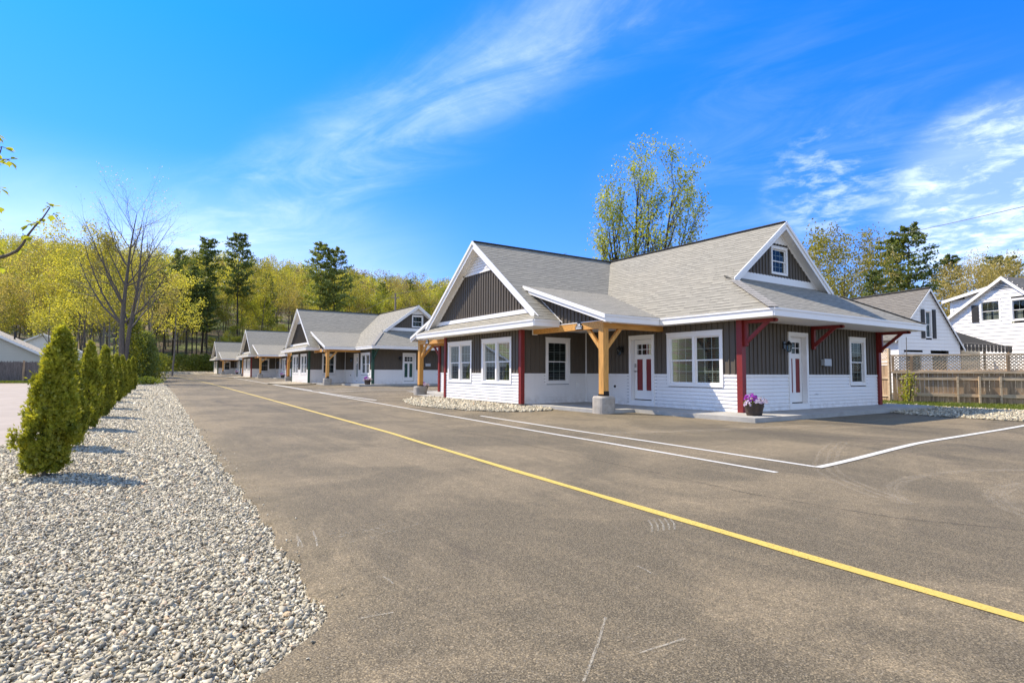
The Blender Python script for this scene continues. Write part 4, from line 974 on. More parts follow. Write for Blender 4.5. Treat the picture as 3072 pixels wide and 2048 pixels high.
def lattice(fr, s0, s1, z0, z1, parent, off=0):
    mb = MB(); H = z1 - z0; st = .115
    for sgn, o0 in ((1, 0.0), (-1, -.008)):
        s = s0 - H
        while s < s1:
            a, b = (s, s + H) if sgn == 1 else (s + H, s)
            # clip
            za, zb_ = z0, z1
            P = [(a, z0), (b, z1)]
            def clip(P):
                (x0, y0), (x1, y1) = P
                if x0 > x1: (x0, y0), (x1, y1) = (x1, y1), (x0, y0)
                if x1 <= s0 or x0 >= s1: return None
                if x0 < s0: y0 += (y1 - y0) * (s0 - x0) / (x1 - x0); x0 = s0
                if x1 > s1: y1 = y0 + (y1 - y0) * (s1 - x0) / (x1 - x0); x1 = s1
                return (x0, y0), (x1, y1)
            c = clip(P)
            if c:
                (x0, y0), (x1, y1) = c; d = .022
                mb.hexa([fr(x0 - d, o0, y0), fr(x0 + d, o0, y0), fr(x0 + d, o0 - .007, y0), fr(x0 - d, o0 - .007, y0), fr(x1 - d, o0, y1), fr(x1 + d, o0, y1), fr(x1 + d, o0 - .007, y1), fr(x1 - d, o0 - .007, y1)])
            s += st
    return mb.build('lattice', M['fencegrey'] if False else M['fencerail'], parent)
for a, b in ((.07, .57), (.67, 3.40), (3.50, 6.25), (6.35, 9.05), (9.15, 11.95)): lattice(ff, a, b, 1.34, 1.90, FR0)
# short return with a gate going back from the corner
G0 = empty('board_gate', (25.9, 11.6, .1), 'dark board gate with a lattice strip beside the end post of the nearest cottage', 'gate')
fg2 = frame((24.72, 10.25), (0.62, .785), (-.785, .62)); 
mb = MB(); s = .05
while s < 3.4: mb.fbox(fg2, s, s + .145, -.03, 0, .12, 1.55); s += .15
mb.build('gate_boards', M['fencewood'], G0)
mb = MB()
for z in (.30, 1.0, 1.58): mb.fbox(fg2, .02, 3.5, .002, .04, z, z + .08)
mb.fbox(fg2, .02, 3.5, -.02, .03, 1.72, 1.78); mb.fbox(fg2, .02, 3.5, -.02, .03, 2.16, 2.21); mb.fbox(fg2, .02, .12, -.03, .05, .1, 2.2); mb.fbox(fg2, 1.7, 1.8, -.03, .05, .1, 2.2)
mb.build('gate_frame', M['fencerail'], G0); lattice(fg2, .12, 3.4, 1.78, 2.16, G0)

HA = R(18); a3 = (math.sin(HA), math.cos(HA)); b3 = (math.cos(HA), -math.sin(HA)); na = (-a3[0], -a3[1]); nb = (-b3[0], -b3[1])
p0 = (38.46, 13.83)
H1 = empty('white_house', (p0[0], p0[1], .1), 'small white clapboard house with brown-grey roof and black shutters behind the fence', 'house')
f1 = frame(p0, b3, na); GL, GR_ = -2.4, 2.3; lz = lambda s: 6.2 + 1.13 * s if s < 0 else 6.2 - 1.39 * s
mb = MB(); lap(mb, f1, GL, GR_, .1, 3.0, [(-2.0, -.6, 1.3, 2.4), (.0, 1.4, 1.3, 2.4)], .2); lap(mb, f1, GL, GR_, 3.0, 6.1, [(-.32, .12, 3.35, 4.86)], .2, rng=lambda z: (max(GL, -(6.2 - z) / 1.13), min(GR_, (6.2 - z) / 1.39)))
f1s = frame((p0[0] + b3[0] * GL, p0[1] + b3[1] * GL), a3, nb); lap(mb, f1s, 0, 9, .1, 3.5, (), .2)
f1r = frame((p0[0] + b3[0] * GR_, p0[1] + b3[1] * GR_), a3, b3); lap(mb, f1r, 0, 9, .1, 3.0, (), .2)
mb.build('wall', M['vinyl'], H1)
mb = MB(); oh = -.12
mb.slope([f1(-2.75, -oh, 6.25 - 1.13 * 2.75), f1(0, -oh, 6.25), f1(0, -9.2, 6.25), f1(-2.75, -9.2, 6.25 - 1.13 * 2.75)], (a3[0], a3[1], 0)); mb.slope([f1(2.55, -oh, 6.25 - 1.39 * 2.55), f1(0, -oh, 6.25), f1(0, -9.2, 6.25), f1(2.55, -9.2, 6.25 - 1.39 * 2.55)], (a3[0], a3[1], 0))
r1 = mb.build('roof', M['shingle_brown'], H1)
mb = MB(); mb.beam(f1(0, .13, 6.27), f1(0, -9.2, 6.27), .2, .05); mb.build('ridge_cap', M['cap'], r1)
mb = MB()
for e, k in ((-2.75, 1.13), (2.55, 1.39)): rk2(mb, f1(0, .12, 6.25), f1(e, .12, 6.25 - k * abs(e)), (na[0] * .03, na[1] * .03, 0), .04, .18)
mb.fbox(f1, GL - .02, GL + .16, 0, .03, .1, 3.5); mb.build('rake_board', M['trim'], H1)
window(H1, f1, -.34, .14, 3.30, 4.92, 1, False, 2, 2, tw=.05, th=.07)
window(H1, f1, -2.0, -.6, 1.2, 2.45, 1, False, 4, 1, tw=.08, th=.09, rail=False); window(H1, f1, .0, 1.4, 1.2, 2.38, 1, False, 4, 1, tw=.08, th=.09, rail=False)
mb = MB(); mb.box(0, .01, 0, .01, 0, .01)
for s0_, s1_ in ((-.66, -.40), (.20, .46)):
    mb = MB(); mb.fbox(f1, s0_, s1_, .02, .05, 3.28, 4.98)
    z = 3.36
    while z < 4.9: mb.fbox(f1, s0_ + .04, s1_ - .04, .05, .062, z, z + .03); z += .06
    mb.build('shutter', M['shutter'], H1)
ib = MB(); ib.fbox(f1, -2.2, 2.1, -.8, -.7, .2, 4.9 - 1.0); ib.build('inner_walls', M['interior'], H1)

p1 = (45.95, 12.39)
H2 = empty('white_house', (p1[0], p1[1], .1), 'larger white clapboard house at the right edge with a sunlit gable and two attic windows', 'house')
f2 = frame(p1, a3, nb)     # s grows away from the camera, outward faces the road
lz2 = lambda z: (-(7.40 - z) / .90, (7.40 - z) / .667)
w2_ = [(.22, 1.50, 4.62, 6.06), (-1.62, -.32, 4.55, 5.98)]
mb = MB(); lap(mb, f2, -6, 6, .1, 7.3, [(a + .05, b - .05, c + .05, d - .05) for a, b, c, d in w2_], .24, rng=lambda z: (max(-6, lz2(z)[0]), min(5.6, lz2(z)[1])), dep=.03)
fup = frame((p1[0] + b3[0] * .8, p1[1] + b3[1] * .8), a3, nb); lap(mb, fup, .3, 4.0, .1, 6.9, (), .24, rng=lambda z: (.0, 3.95 if z < 6.35 else max(0, 3.95 - (z - 6.35) / .19)), dep=.03)
f2e = frame((p1[0] + a3[0] * 4.0, p1[1] + a3[1] * 4.0), b3, a3); lap(mb, f2e, .8, 8, .1, 6.35, (), .24)
mb.build('wall', M['vinyl'], H2)
mb = MB()
mb.slope([f2(4.3, -.55, 6.40), f2(0.2, -.55, 7.22), f2(.2, -9, 7.22), f2(4.3, -9, 6.40)], (b3[0], b3[1], 0)); mb.slope([f2(-5.5, .2, 7.45 - .90 * 5.5), f2(0, .2, 7.45), f2(0, -9, 7.45), f2(-5.5, -9, 7.45 - .90 * 5.5)], (b3[0], b3[1], 0)); mb.slope([f2(5.6, .2, 7.45 - .667 * 5.6), f2(0, .2, 7.45), f2(0, -.7, 7.45), f2(5.6, -.7, 7.45 - .667 * 5.6)], (b3[0], b3[1], 0))
mb.build('roof', M['shingle_brown'], H2)
mb = MB()
for e, k in ((-5.5, .90), (5.6, .667)):
    rk2(mb, f2(0, .22, 7.45), f2(e, .22, 7.45 - k * abs(e)), (nb[0] * .03, nb[1] * .03, 0), -.02, .20); rk2(mb, f2(0, .2, 7.45), f2(e, .2, 7.45 - k * abs(e)), (-nb[0] * .2, -nb[1] * .2, 0), .10, .12)
rk2(mb, f2(4.35, -.5, 6.40), f2(.3, -.5, 7.22), (nb[0] * .03, nb[1] * .03, 0), -.02, .18); mb.fbox(fup, 3.78, 3.98, 0, .04, .1, 6.3)
mb.build('rake_board', M['trim'], H2)
for i, q in enumerate(w2_):
    wd = window(H2, f2, *q, 1, False, 3, 1, tw=.11, th=.12)
    cu = MB(); cu.fbox(f2, q[0] + .15, (q[0] + q[1]) / 2 - .08, -.20, -.18, q[2] + .1, q[3] - .75); cu.fbox(f2, (q[0] + q[1]) / 2 + .08, q[1] - .15, -.20, -.18, q[2] + .1, q[3] - .75); cu.build('curtain', M['curtain'], wd)
mb = MB(); mb.fbox(f2, 1.55, 1.98, .03, .06, 4.66, 5.80)
z = 4.75
while z < 5.7: mb.fbox(f2, 1.60, 1.93, .06, .075, z, z + .04); z += .08
mb.build('shutter', M['shutter'], H2)
mb = MB()
for k in range(5): z = 6.66 + k * .10; hw = (7.25 - z) / .8; mb.fbox(f2, -hw * .9, hw, .03, .045, z, z + .035)
mb.build('gable_vent', M['shutter'], H2)
ib = MB(); ib.fbox(f2, -3, 3, -.9, -.8, 4.2, 6.2); ib.build('inner_walls', M['interior'], H2)
# porch roof between the houses with a scalloped black awning
f3 = frame((41.2, 13.35), (b3[0], b3[1]), na)
PH = empty('porch_awning', (41.2, 13.35, .1), 'low porch between the white houses with a black scalloped awning edge', 'porch')
f3 = frame((40.9, 13.2), (b3[0] * 1, b3[1] * 1), na)
mb = MB(); mb.slope([f3(0, 0, 3.08), f3(3.6, 0, 3.0), f3(2.4, -2.2, 3.7), f3(-.9, -2.2, 4.75)], (b3[0], b3[1], 0)); mb.build('porch_roof', M['shingle_brown'], PH)
mb = MB(); s = 0.0
while s < 4.1:
    z = 3.06 - .09 * s / 4; mb.fbox(f3, s, s + .30, .0, .015, z - .02, z); mb.fbox(f3, s + .0, s + .27, .0, .012, z - .34, z - .02); mb.tube(f3(s + .135, .0, z - .33), f3(s + .135, .012, z - .33), .135, .135, 10); s += .31
mb.build('awning_valance', M['black'], PH)
mb = MB(); lap(mb, f3, -.3, 4.5, .1, 3.0, (), .2); 
for v_ in range(len(mb.v)): mb.v[v_] = (mb.v[v_][0] + a3[0] * 2.0, mb.v[v_][1] + a3[1] * 2.0, mb.v[v_][2])
mb.build('porch_wall', M['beige'], PH)
for s in (.0, 2.0, 4.0):
    mb = MB(); mb.fbox(f3, s, s + .1, -.1, 0, .1, 2.95); mb.build('porch_post', M['fencewood'], PH)

# ---------------------------------------------------------------- left: stockade fence and low houses
LF = empty('stockade_fence', (-9, 57.1, .25), 'grey picket-topped stockade fence behind the arborvitae', 'fence')
fl = frame((-24, 58.9), (.9945, -.105), (-.105, -.9945)); mb = MB(); s = 0; rg = random.Random(5)
while s < 18.6:
    w_ = .085; z0_ = .25; z1_ = 1.82 + rg.uniform(-.03, .03); a = fl(s, .02, z0_); mb.fbox(fl, s, s + w_, -.01, .012 + rg.uniform(-.004, .004), z0_, z1_)
    mb.hexa([fl(s, .012, z1_), fl(s + w_, .012, z1_), fl(s + w_, -.01, z1_), fl(s, -.01, z1_), fl(s + w_ * .4, .012, z1_ + .07), fl(s + w_ * .6, .012, z1_ + .07), fl(s + w_ * .6, -.01, z1_ + .07), fl(s + w_ * .4, -.01, z1_ + .07)]); s += .093
mb.build('pickets', M['fencegrey'], LF)
for s in (2, 4.6, 7.2, 9.8, 12.4, 15.0, 16.6, 18.4):
    mb = MB(); mb.fbox(fl, s, s + .13, .0, .10, .2, 1.95); mb.build('fence_post', M['fencewood'], LF)
def low_house(name, label, x0, x1, xr, y0, y1, ze, zr, wm, rm_, zb=.3):
    H = empty(name, (xr, y0, zb), label, 'house'); sl = (zr - ze) / (x1 - xr)
    fr = frame((xr, y0), (1, 0), (0, -1)); mb = MB(); lap(mb, fr, x0 - xr, x1 - xr, zb, ze, (), .13); lap(mb, fr, x0 - xr, x1 - xr, ze, zr - .05, (), .13, rng=lambda z: (-(zr - z) / sl, (zr - z) / sl))
    fr2 = frame((x1, y0), (0, 1), (1, 0)); lap(mb, fr2, 0, y1 - y0, zb, ze, (), .13); mb.build('wall', M[wm], H)
    mb = MB(); o_ = .35
    mb.slope([(x1 + o_, y0 - .3, ze - sl * o_), (xr, y0 - .3, zr), (xr, y1 + .3, zr), (x1 + o_, y1 + .3, ze - sl * o_)], (0, 1, 0)); mb.slope([(x0 - o_, y0 - .3, ze - sl * o_), (xr, y0 - .3, zr), (xr, y1 + .3, zr), (x0 - o_, y1 + .3, ze - sl * o_)], (0, 1, 0)); mb.build('roof', M[rm_], H)
    mb = MB()
    for sg in (-1, 1): e = (x1 - xr) + o_; rk2(mb, (xr, y0 - .3, zr), (xr + sg * e, y0 - .3, zr - sl * e), (0, -.03, 0), .0, .22)
    mb.build('rake_board', M['trim'], H); return H
h = low_house('ranch_house', 'low beige-sided house with a tan roof behind the stockade fence', -21.5, -6.6, -14.0, 63, 74, 2.4, 6.4, 'beige', 'tanroof')
mb = MB(); mb.tube((-9.6, 68, 3.6), (-9.6, 68, 4.7), .07, .07, 8); mb.build('vent_pipe', M['black'], h)
low_house('ranch_house', 'second low house with a pale gable, seen over the beige roof', -15.5, -5.6, -10.55, 94, 104, 3.2, 6.0, 'vinyl', 'whiteroof', .5)

# ---------------------------------------------------------------- vegetation
def grow(rng, p, d, L, r, lev, segs, tips, cfg):
    n = cfg['n'][lev]; pts = [(p, r)]; rb = r
    for i in range(n):
        d = d + rng.normal(size=3) * cfg['wob'][lev] + np.array([0, 0, cfg['up'][lev]]); d /= np.linalg.norm(d)
        q = p + d * L / n; r2 = rb * (1 - (1 - cfg['tap'][lev]) * (i + 1) / n)
        segs.append((p, q, r, r2, lev)); p, r = q, r2; pts.append((p, r, d.copy()))
        if lev < cfg['lev'] and i >= cfg['start'][lev]:
            for k in range(cfg['kids'][lev]):
                if rng.uniform() > cfg['prob'][lev]: continue
                ax = rng.normal(size=3); ax -= ax.dot(d) * d; ax /= np.linalg.norm(ax); a = R(rng.uniform(*cfg['ang'][lev]))
                dd = d * math.cos(a) + ax * math.sin(a); f = 1 - .55 * (i / n) if lev == 0 else 1 - .4 * i / n
                grow(rng, p, dd, L * cfg['ratio'][lev] * f * rng.uniform(.75, 1.2), r * cfg['rr'][lev], lev + 1, segs, tips, cfg)
        if lev >= cfg['tiplev']: tips.append(p)
    if lev < cfg['tiplev']: tips.append(p)
def tree(name, label, group, cfg, seed, h, r, leafm, barkm, nleaf, lsize, ljit, at_=(0, 0, 0), stems=1, trunklev=1, sdirs=None, leafmin=0.0, cat='tree', crown='crown'):
    rng = np.random.default_rng(seed); segs = []; tips = []
    for k in range(stems):
        d = np.array(sdirs[k]) if sdirs else np.array([0, 0, 1.0]); d = d / np.linalg.norm(d)
        grow(rng, np.zeros(3), d, h * (1 if k == 0 else rng.uniform(.8, 1)), r * (1 if k == 0 else .8), 0, segs, tips, cfg)
    root = empty(name, at_, label, cat, group)
    T = [s[:4] for s in segs if s[4] <= trunklev]; B = [s[:4] for s in segs if s[4] > trunklev]
    V, Q = seg_arr(T, 7); np_mesh('trunk', V, Q, M[barkm], root)
    if B: V, Q = seg_arr(B, 3); np_mesh('twigs', V, Q, M[barkm], root)
    tips = np.array(tips)
    if nleaf:
        tips = tips[tips[:, 2] > leafmin]
        C = tips[rng.integers(0, len(tips), nleaf)]
        V, Q = leaf_arr(rng, C, lsize, 1.4, jitter=ljit); np_mesh(crown, V, Q, M[leafm], root)
    return root
CF = dict(lev=3, tiplev=2, n=[7, 5, 4, 3], wob=[.05, .14, .2, .25], up=[.03, .10, .06, .0], tap=[.15, .2, .2, .2], start=[2, 1, 0], kids=[3, 2, 2], prob=[.95, .8, .7], ang=[(30, 60), (28, 55), (30, 60)], ratio=[.48, .5, .5], rr=[.45, .5, .5])
protos = []
for i, (lm, h, nl, ls, lj) in enumerate([('leaf_y', 15, 3800, .19, .42), ('leaf_g', 14, 4200, .19, .42), ('leaf_b', 15, 2700, .16, .35), ('leaf_y', 17, 3400, .18, .40), ('leaf_g', 11, 3400, .19, .40), ('leaf_b', 13, 2400, .15, .32)]):
    t = tree('broadleaf_tree', 'x', 'spring broadleaf trees in the woods', CF, 20 + i, h, .17, lm, 'bark' if i % 2 else 'bark_gr', nl, ls, lj); protos.append((t, h))
def pine(name, label, seed, h, at_=(0, 0, 0), bare=.35, spread=.16, group=None, nwh=20, dens=1.0, top=1.0, r=.20):
    rng = np.random.default_rng(seed); root = empty(name, at_, label, 'pine tree', group); segs = []; C = []; p = np.zeros(3); d = np.array([0, 0, 1.0]); N = 14; rr_ = r; pts = [p]
    for i in range(N):
        d = d + rng.normal(size=3) * .018; d[2] = 1; d /= np.linalg.norm(d); q = p + d * h / N; r2 = r * (1 - .93 * (i + 1) / N); segs.append((p, q, rr_, r2)); p, rr_ = q, r2; pts.append(p)
    pts = np.array(pts); br = []
    for k in range(nwh):
        t = bare + (1 - bare) * (k + .5) / nwh; hh = t * h; base = np.array([np.interp(hh, pts[:, 2], pts[:, 0]), np.interp(hh, pts[:, 2], pts[:, 1]), hh])
        prof = math.sin(min(1, (1 - t) / (1 - bare) * 1.15 + .12) * math.pi * .62); nb_ = rng.integers(3, 6); a0 = rng.uniform(0, 6.28)
        for j in range(nb_):
            a = a0 + j * 6.283 / nb_ + rng.uniform(-.5, .5); L = h * spread * prof * rng.uniform(.45, 1.25) + .3; el = rng.uniform(-.05, .3)
            dd = np.array([math.cos(a), math.sin(a), el]); q = base; n = 4
            for m_ in range(n):
                dd = dd + np.array([0, 0, .07]) + rng.normal(size=3) * .05; q2 = q + dd / np.linalg.norm(dd) * L / n; br.append((q, q2, .035 * (1 - m_ / n) + .012, .035 * (1 - (m_ + 1) / n) + .01))
                if m_ >= 1 or L < 1.2:
                    for z in range(int(14 * dens * (1 if m_ > 1 else .5))):
                        f = rng.uniform(); C.append(q + (q2 - q) * f + rng.normal(size=3) * np.array([L * .11, L * .11, .09 + L * .018]))
                q = q2
    for k in range(30): C.append(pts[-1] + np.array([0, 0, -rng.uniform(0, h * .05)]) + rng.normal(size=3) * .25)
    V, Q = seg_arr(segs, 8); np_mesh('trunk', V, Q, M['bark_dk'], root); V, Q = seg_arr(br, 3); np_mesh('branches', V, Q, M['bark_dk'], root)
    C = np.array(C); V, Q = leaf_arr(rng, C, .20 if h > 12 else .15, 2.4, up=(0, 0, 1), upw=.15, jitter=.04); np_mesh('needles', V, Q, M['needle'], root)
    return root
pines = [(pine('pine_tree', 'x', 40 + i, h, bare=b, spread=sp, group='pines in the woods', dens=2.2, nwh=nw), h) for i, (h, b, sp, nw) in enumerate([(22, .40, .14, 20), (20, .25, .17, 20), (24, .5, .125, 17)])]
link_kids()
def at(px, d):      # ground position seen at photo column px (of 3072), d metres in front of the camera
    v = F_ + R_ * ((px - 1536) / 1685.7); return v.x * d, v.y * d
used = set()
def put(pt, x, y, s=1.0, rz=0.0, label=None, sz=None, zo=-.1, group=None):
    t, h = pt
    if t.name not in used: o = t; used.add(t.name)
    else: o = copy_tree(t)
    o.location = (x, y, gz(x, y) + zo); o.rotation_euler = (0, 0, rz); o.scale = (s, s, s if sz is None else sz)
    if label: o['label'] = label
    if group: o['group'] = group
    return o
LBL = {0: 'yellow-green spring tree among the woods behind the cottages', 1: 'fresh green leafy tree among the woods behind the cottages', 2: 'brownish budding tree among the woods behind the cottages', 3: 'tall yellow-green tree among the woods behind the cottages', 4: 'low bright green tree among the woods behind the cottages', 5: 'small brown budding tree among the woods behind the cottages'}
rw = random.Random(77)
# hero pines by photo column, depth and height
hero = [(715, 122, 30.5, 2, 'tallest pine with a bare dark trunk rising above the woods behind the farthest cottages'), (606, 126, 30, 0, 'dark pine left of the tallest pine, over the road end'), (952, 122, 29, 2, 'slender tall pine above the ridge of the second cottage'), (1008, 124, 28, 1, 'full dark pine touching the slender one above the second cottage'), (520, 118, 26, 1, 'broad pine top behind the bare tree'), (800, 150, 21, 1, 'pine crown on the hill right of the tallest pine'),
        (1150, 185, 24, 1, 'pine on the hill crest between the first two cottages'), (1225, 190, 24, 0, 'pine on the hill crest just left of the nearest gable'), (1335, 180, 24, 1, 'dark pine top right beside the left rake of the nearest gable')]
for px, d, h, k, lb in hero:
    x, y = at(px, d); g_ = gz(x, y); s = (h - g_ * .8) / pines[k][1] if d < 130 else 1.0
    put(pines[k], x, y, s * (1.0 if d < 130 else .95), rw.uniform(0, 6), lb)
# pine trunks along the wood edge at the road end
for px, d in ((500, 96), (548, 99), (574, 100), (603, 97), (470, 104), (640, 104), (527, 108), (590, 112)):
    x, y = at(px, d); o = put(pines[2 if px % 2 else 0], x, max(y, 129), rw.uniform(.70, .86), rw.uniform(0, 6), 'dark straight pine trunk at the wood edge where the road ends', group='pine trunks at the road end')
cand = []
for i in range(1500):
    y = rw.uniform(112, 330); x = rw.uniform(-70, 230)
    X = Vector((x, y, 0)); d = X.dot(F_); px = 1536 + 1685.7 * X.dot(R_) / max(d, 1)
    if px < -120 or px > 1750 or x > 14 + (y - 112) * 1.6: continue
    if x < 60 and y < 137 and x > 2: continue
    if x > -14 and y < 124: continue
    if any(abs(px - h_) < 24 and d < 124 for h_ in (715, 606, 955, 1008)): continue
    cand.append((d, x, y, px))
cand.sort(); ind = cand[:210]; rest = cand[210:900]
for d, x, y, px in ind:
    k = rw.choices(range(6), [3, 3, 2, 3, 3, 2])[0]; put(protos[k], x, y, rw.uniform(.8, 1.12), rw.uniform(0, 6.28), LBL[k])
for i in range(46):     # young growth along the wood edge
    px = rw.uniform(430, 1300); d = rw.uniform(112, 150); x, y = at(px, d)
    if y < 126: continue
    put(protos[rw.choice((1, 4, 4, 0))], x, y, rw.uniform(.35, .55), rw.uniform(0, 6.28), 'small bright young tree at the edge of the woods behind the cottages', group='young trees at the wood edge')
# left: woods beyond the low houses
for i in range(44):
    px = rw.uniform(-60, 430); d = rw.uniform(66, 100)
    x, y = at(px, d)
    if y < 78 or (-18 < x < -3 and 88 < y < 108): continue
    if x > -2.5: continue
    k = rw.choices(range(6), [4, 2, 2, 4, 2, 1])[0]; put(protos[k], x, y, rw.uniform(.72, .95), rw.uniform(0, 6.28), ['yellow-green', 'fresh green', 'brownish budding', 'tall yellow-green', 'bright green', 'thin brown budding'][k] + ' tree standing behind the low beige house at the left', group='trees behind the low houses')
# right: trees behind the white houses
rt = [(2460, 62, 0, .90), (2520, 58, 3, .76), (2570, 66, 0, .88), (2440, 70, 5, 1.0), (2610, 60, 2, .72), (2500, 75, 3, .86), (2850, 72, 2, .78), (2900, 70, 5, .92), (2950, 74, 2, .86), (3010, 70, 5, .98), (3060, 76, 2, .86), (3110, 72, 2, .88), (2880, 80, 2, .9), (2980, 82, 5, 1.0), (3080, 64, 5, .88), (2700, 80, 0, .8)]
for i, (px, d, k, s) in enumerate(rt):
    x, y = at(px, d); put(protos[k], x, y, s, rw.uniform(0, 6.28), {0: 'yellow-green tree behind the white houses at the right', 3: 'tall yellow-green tree behind the small white house', 5: 'thin brown budding tree behind the large white house', 2: 'brownish budding tree behind the large white house at the right'}[k], group='trees behind the white houses')
for px, d, k, s, lb in [(2740, 58, 1, .82, 'largest full green pine behind the small white house'), (2665, 62, 1, .80, 'dark pine left of the largest one behind the small white house'), (2630, 54, 1, .55, 'short dark evergreen above the small white house roof'), (2860, 84, 0, .85, 'pine top behind the gap between the white houses'), (2985, 90, 0, .90, 'thin pine above the large white house ridge'), (3050, 92, 2, .85, 'pine top at the right edge of the picture')]:
    x, y = at(px, d); put(pines[k], x, y, s, rw.uniform(0, 6), lb)
# background trees low behind the cottages, kept below their ridges
for i in range(36):
    px = rw.uniform(1400, 2450); d = rw.uniform(95, 150); x, y = at(px, d); k = rw.randrange(6)
    put(protos[k], x, y, rw.uniform(.7, .85), rw.uniform(0, 6.28), 'low tree far behind the nearest cottage', group='trees far behind the nearest cottage')
# far hillside wood as one mass
rng = np.random.default_rng(99); VV = []; QQ = []; k0 = 0
lowV = []
for t, h in protos[:4]:
    me = [c for c in KIDS[t.name] if c.name.startswith('crown')][0].data; n = len(me.vertices); a = np.zeros(n * 3, np.float32); me.vertices.foreach_get('co', a); a = a.reshape(-1, 4, 3)
    lowV.append(a[rng.permutation(len(a))[:700]])
for kind_ in ('leaf_y', 'leaf_g', 'leaf_b'):
    VV = []
    for i, (d, x, y, px) in enumerate(rest):
        if (i * 7 + {'leaf_y': 0, 'leaf_g': 1, 'leaf_b': 2}[kind_]) % 3 != 0 and True:
            if ('leaf_y', 'leaf_g', 'leaf_b')[i % 3] != kind_: continue
        elif ('leaf_y', 'leaf_g', 'leaf_b')[i % 3] != kind_: continue
        a = lowV[i % 4]; c = a.mean(1, keepdims=True); s_ = 1.8; q = c + (a - c) * s_; th = rng.uniform(0, 6.28); cs, sn = math.cos(th), math.sin(th)
        q = np.stack([q[..., 0] * cs - q[..., 1] * sn, q[..., 0] * sn + q[..., 1] * cs, q[..., 2]], -1) * rng.uniform(.85, 1.15) + np.array([x, y, gz(x, y)]); VV.append(q.reshape(-1, 3))
    V = np.concatenate(VV); tag(np_mesh('hillside_woods', V, np.arange(len(V)).reshape(-1, 4), M[kind_]), {'leaf_y': 'yellow-green', 'leaf_g': 'fresh green', 'leaf_b': 'brownish'}[kind_] + ' woods covering the far hillside', 'woods', kind='stuff')
segs = []
for i, (d, x, y, px) in enumerate(rest):
    g_ = gz(x, y); segs.append((np.array([x, y, g_]), np.array([x + rng.normal() * .5, y, g_ + 12.0]), .16, .04))
V, Q = seg_arr(segs, 4); tag(np_mesh('hillside_trunks', V, Q, M['bark']), 'trunks in the woods covering the far hillside', 'woods', kind='stuff')

# maple behind the nearest cottage
CM = dict(lev=3, tiplev=2, n=[9, 6, 4, 3], wob=[.04, .08, .14, .2], up=[.03, .10, .06, .02], tap=[.12, .2, .2, .2], start=[3, 1, 0], kids=[3, 2, 2], prob=[.95, .8, .7], ang=[(18, 36), (20, 40), (25, 50)], ratio=[.34, .46, .46], rr=[.55, .6, .6])
x, y = at(1912, 33)
tree('maple_tree', 'tall vase-shaped tree with sparse yellow-green leaves above the nearest cottage roof', None, CM, 12, 12.3, .20, 'leaf_m', 'bark_dk', 15000, .088, .14, (x, y, gz(x, y)), stems=6, sdirs=[(.02, .02, 1), (-.17, .11, 1), (.13, -.08, 1), (.27, -.18, 1), (-.09, .20, 1), (.10, -.24, 1)], trunklev=1, leafmin=5)
# bare tree and leafy companions at the end of the gravel
CB = dict(lev=3, tiplev=3, n=[9, 7, 5, 3], wob=[.03, .07, .13, .2], up=[.02, .09, .05, .03], tap=[.08, .15, .2, .2], start=[2, 1, 0], kids=[3, 2, 2], prob=[.95, .75, .6], ang=[(28, 60), (22, 45), (25, 55)], ratio=[.52, .44, .44], rr=[.5, .55, .6])
tree('bare_tree', 'tall double-trunked tree with bare upper branches at the end of the gravel', None, CB, 9, 13.2, .24, 'leaf_y', 'bark', 900, .07, .25, (-1.0, 50.5, .2), stems=2, sdirs=[(-.03, .0, 1), (.09, .02, 1)], trunklev=1, crown='buds')
for i, (px, d, s, k, lb) in enumerate([(330, 52, .62, 0, 'small yellow-leafed tree just left of the bare tree'), (455, 56, .60, 3, 'small yellow-green tree just right of the bare tree'), (250, 60, .58, 3, 'yellow-green tree behind the hedge end'), (430, 60, .62, 2, 'twiggy budding tree beside the bare tree'), (520, 78, .78, 0, 'yellow-green tree over the far road bend'), (150, 66, .62, 0, 'yellow tree rising behind the beige house roof')]):
    x, y = at(px, d); put(protos[k], x, y, s, i * 1.3, lb, group='small trees near the bare tree')
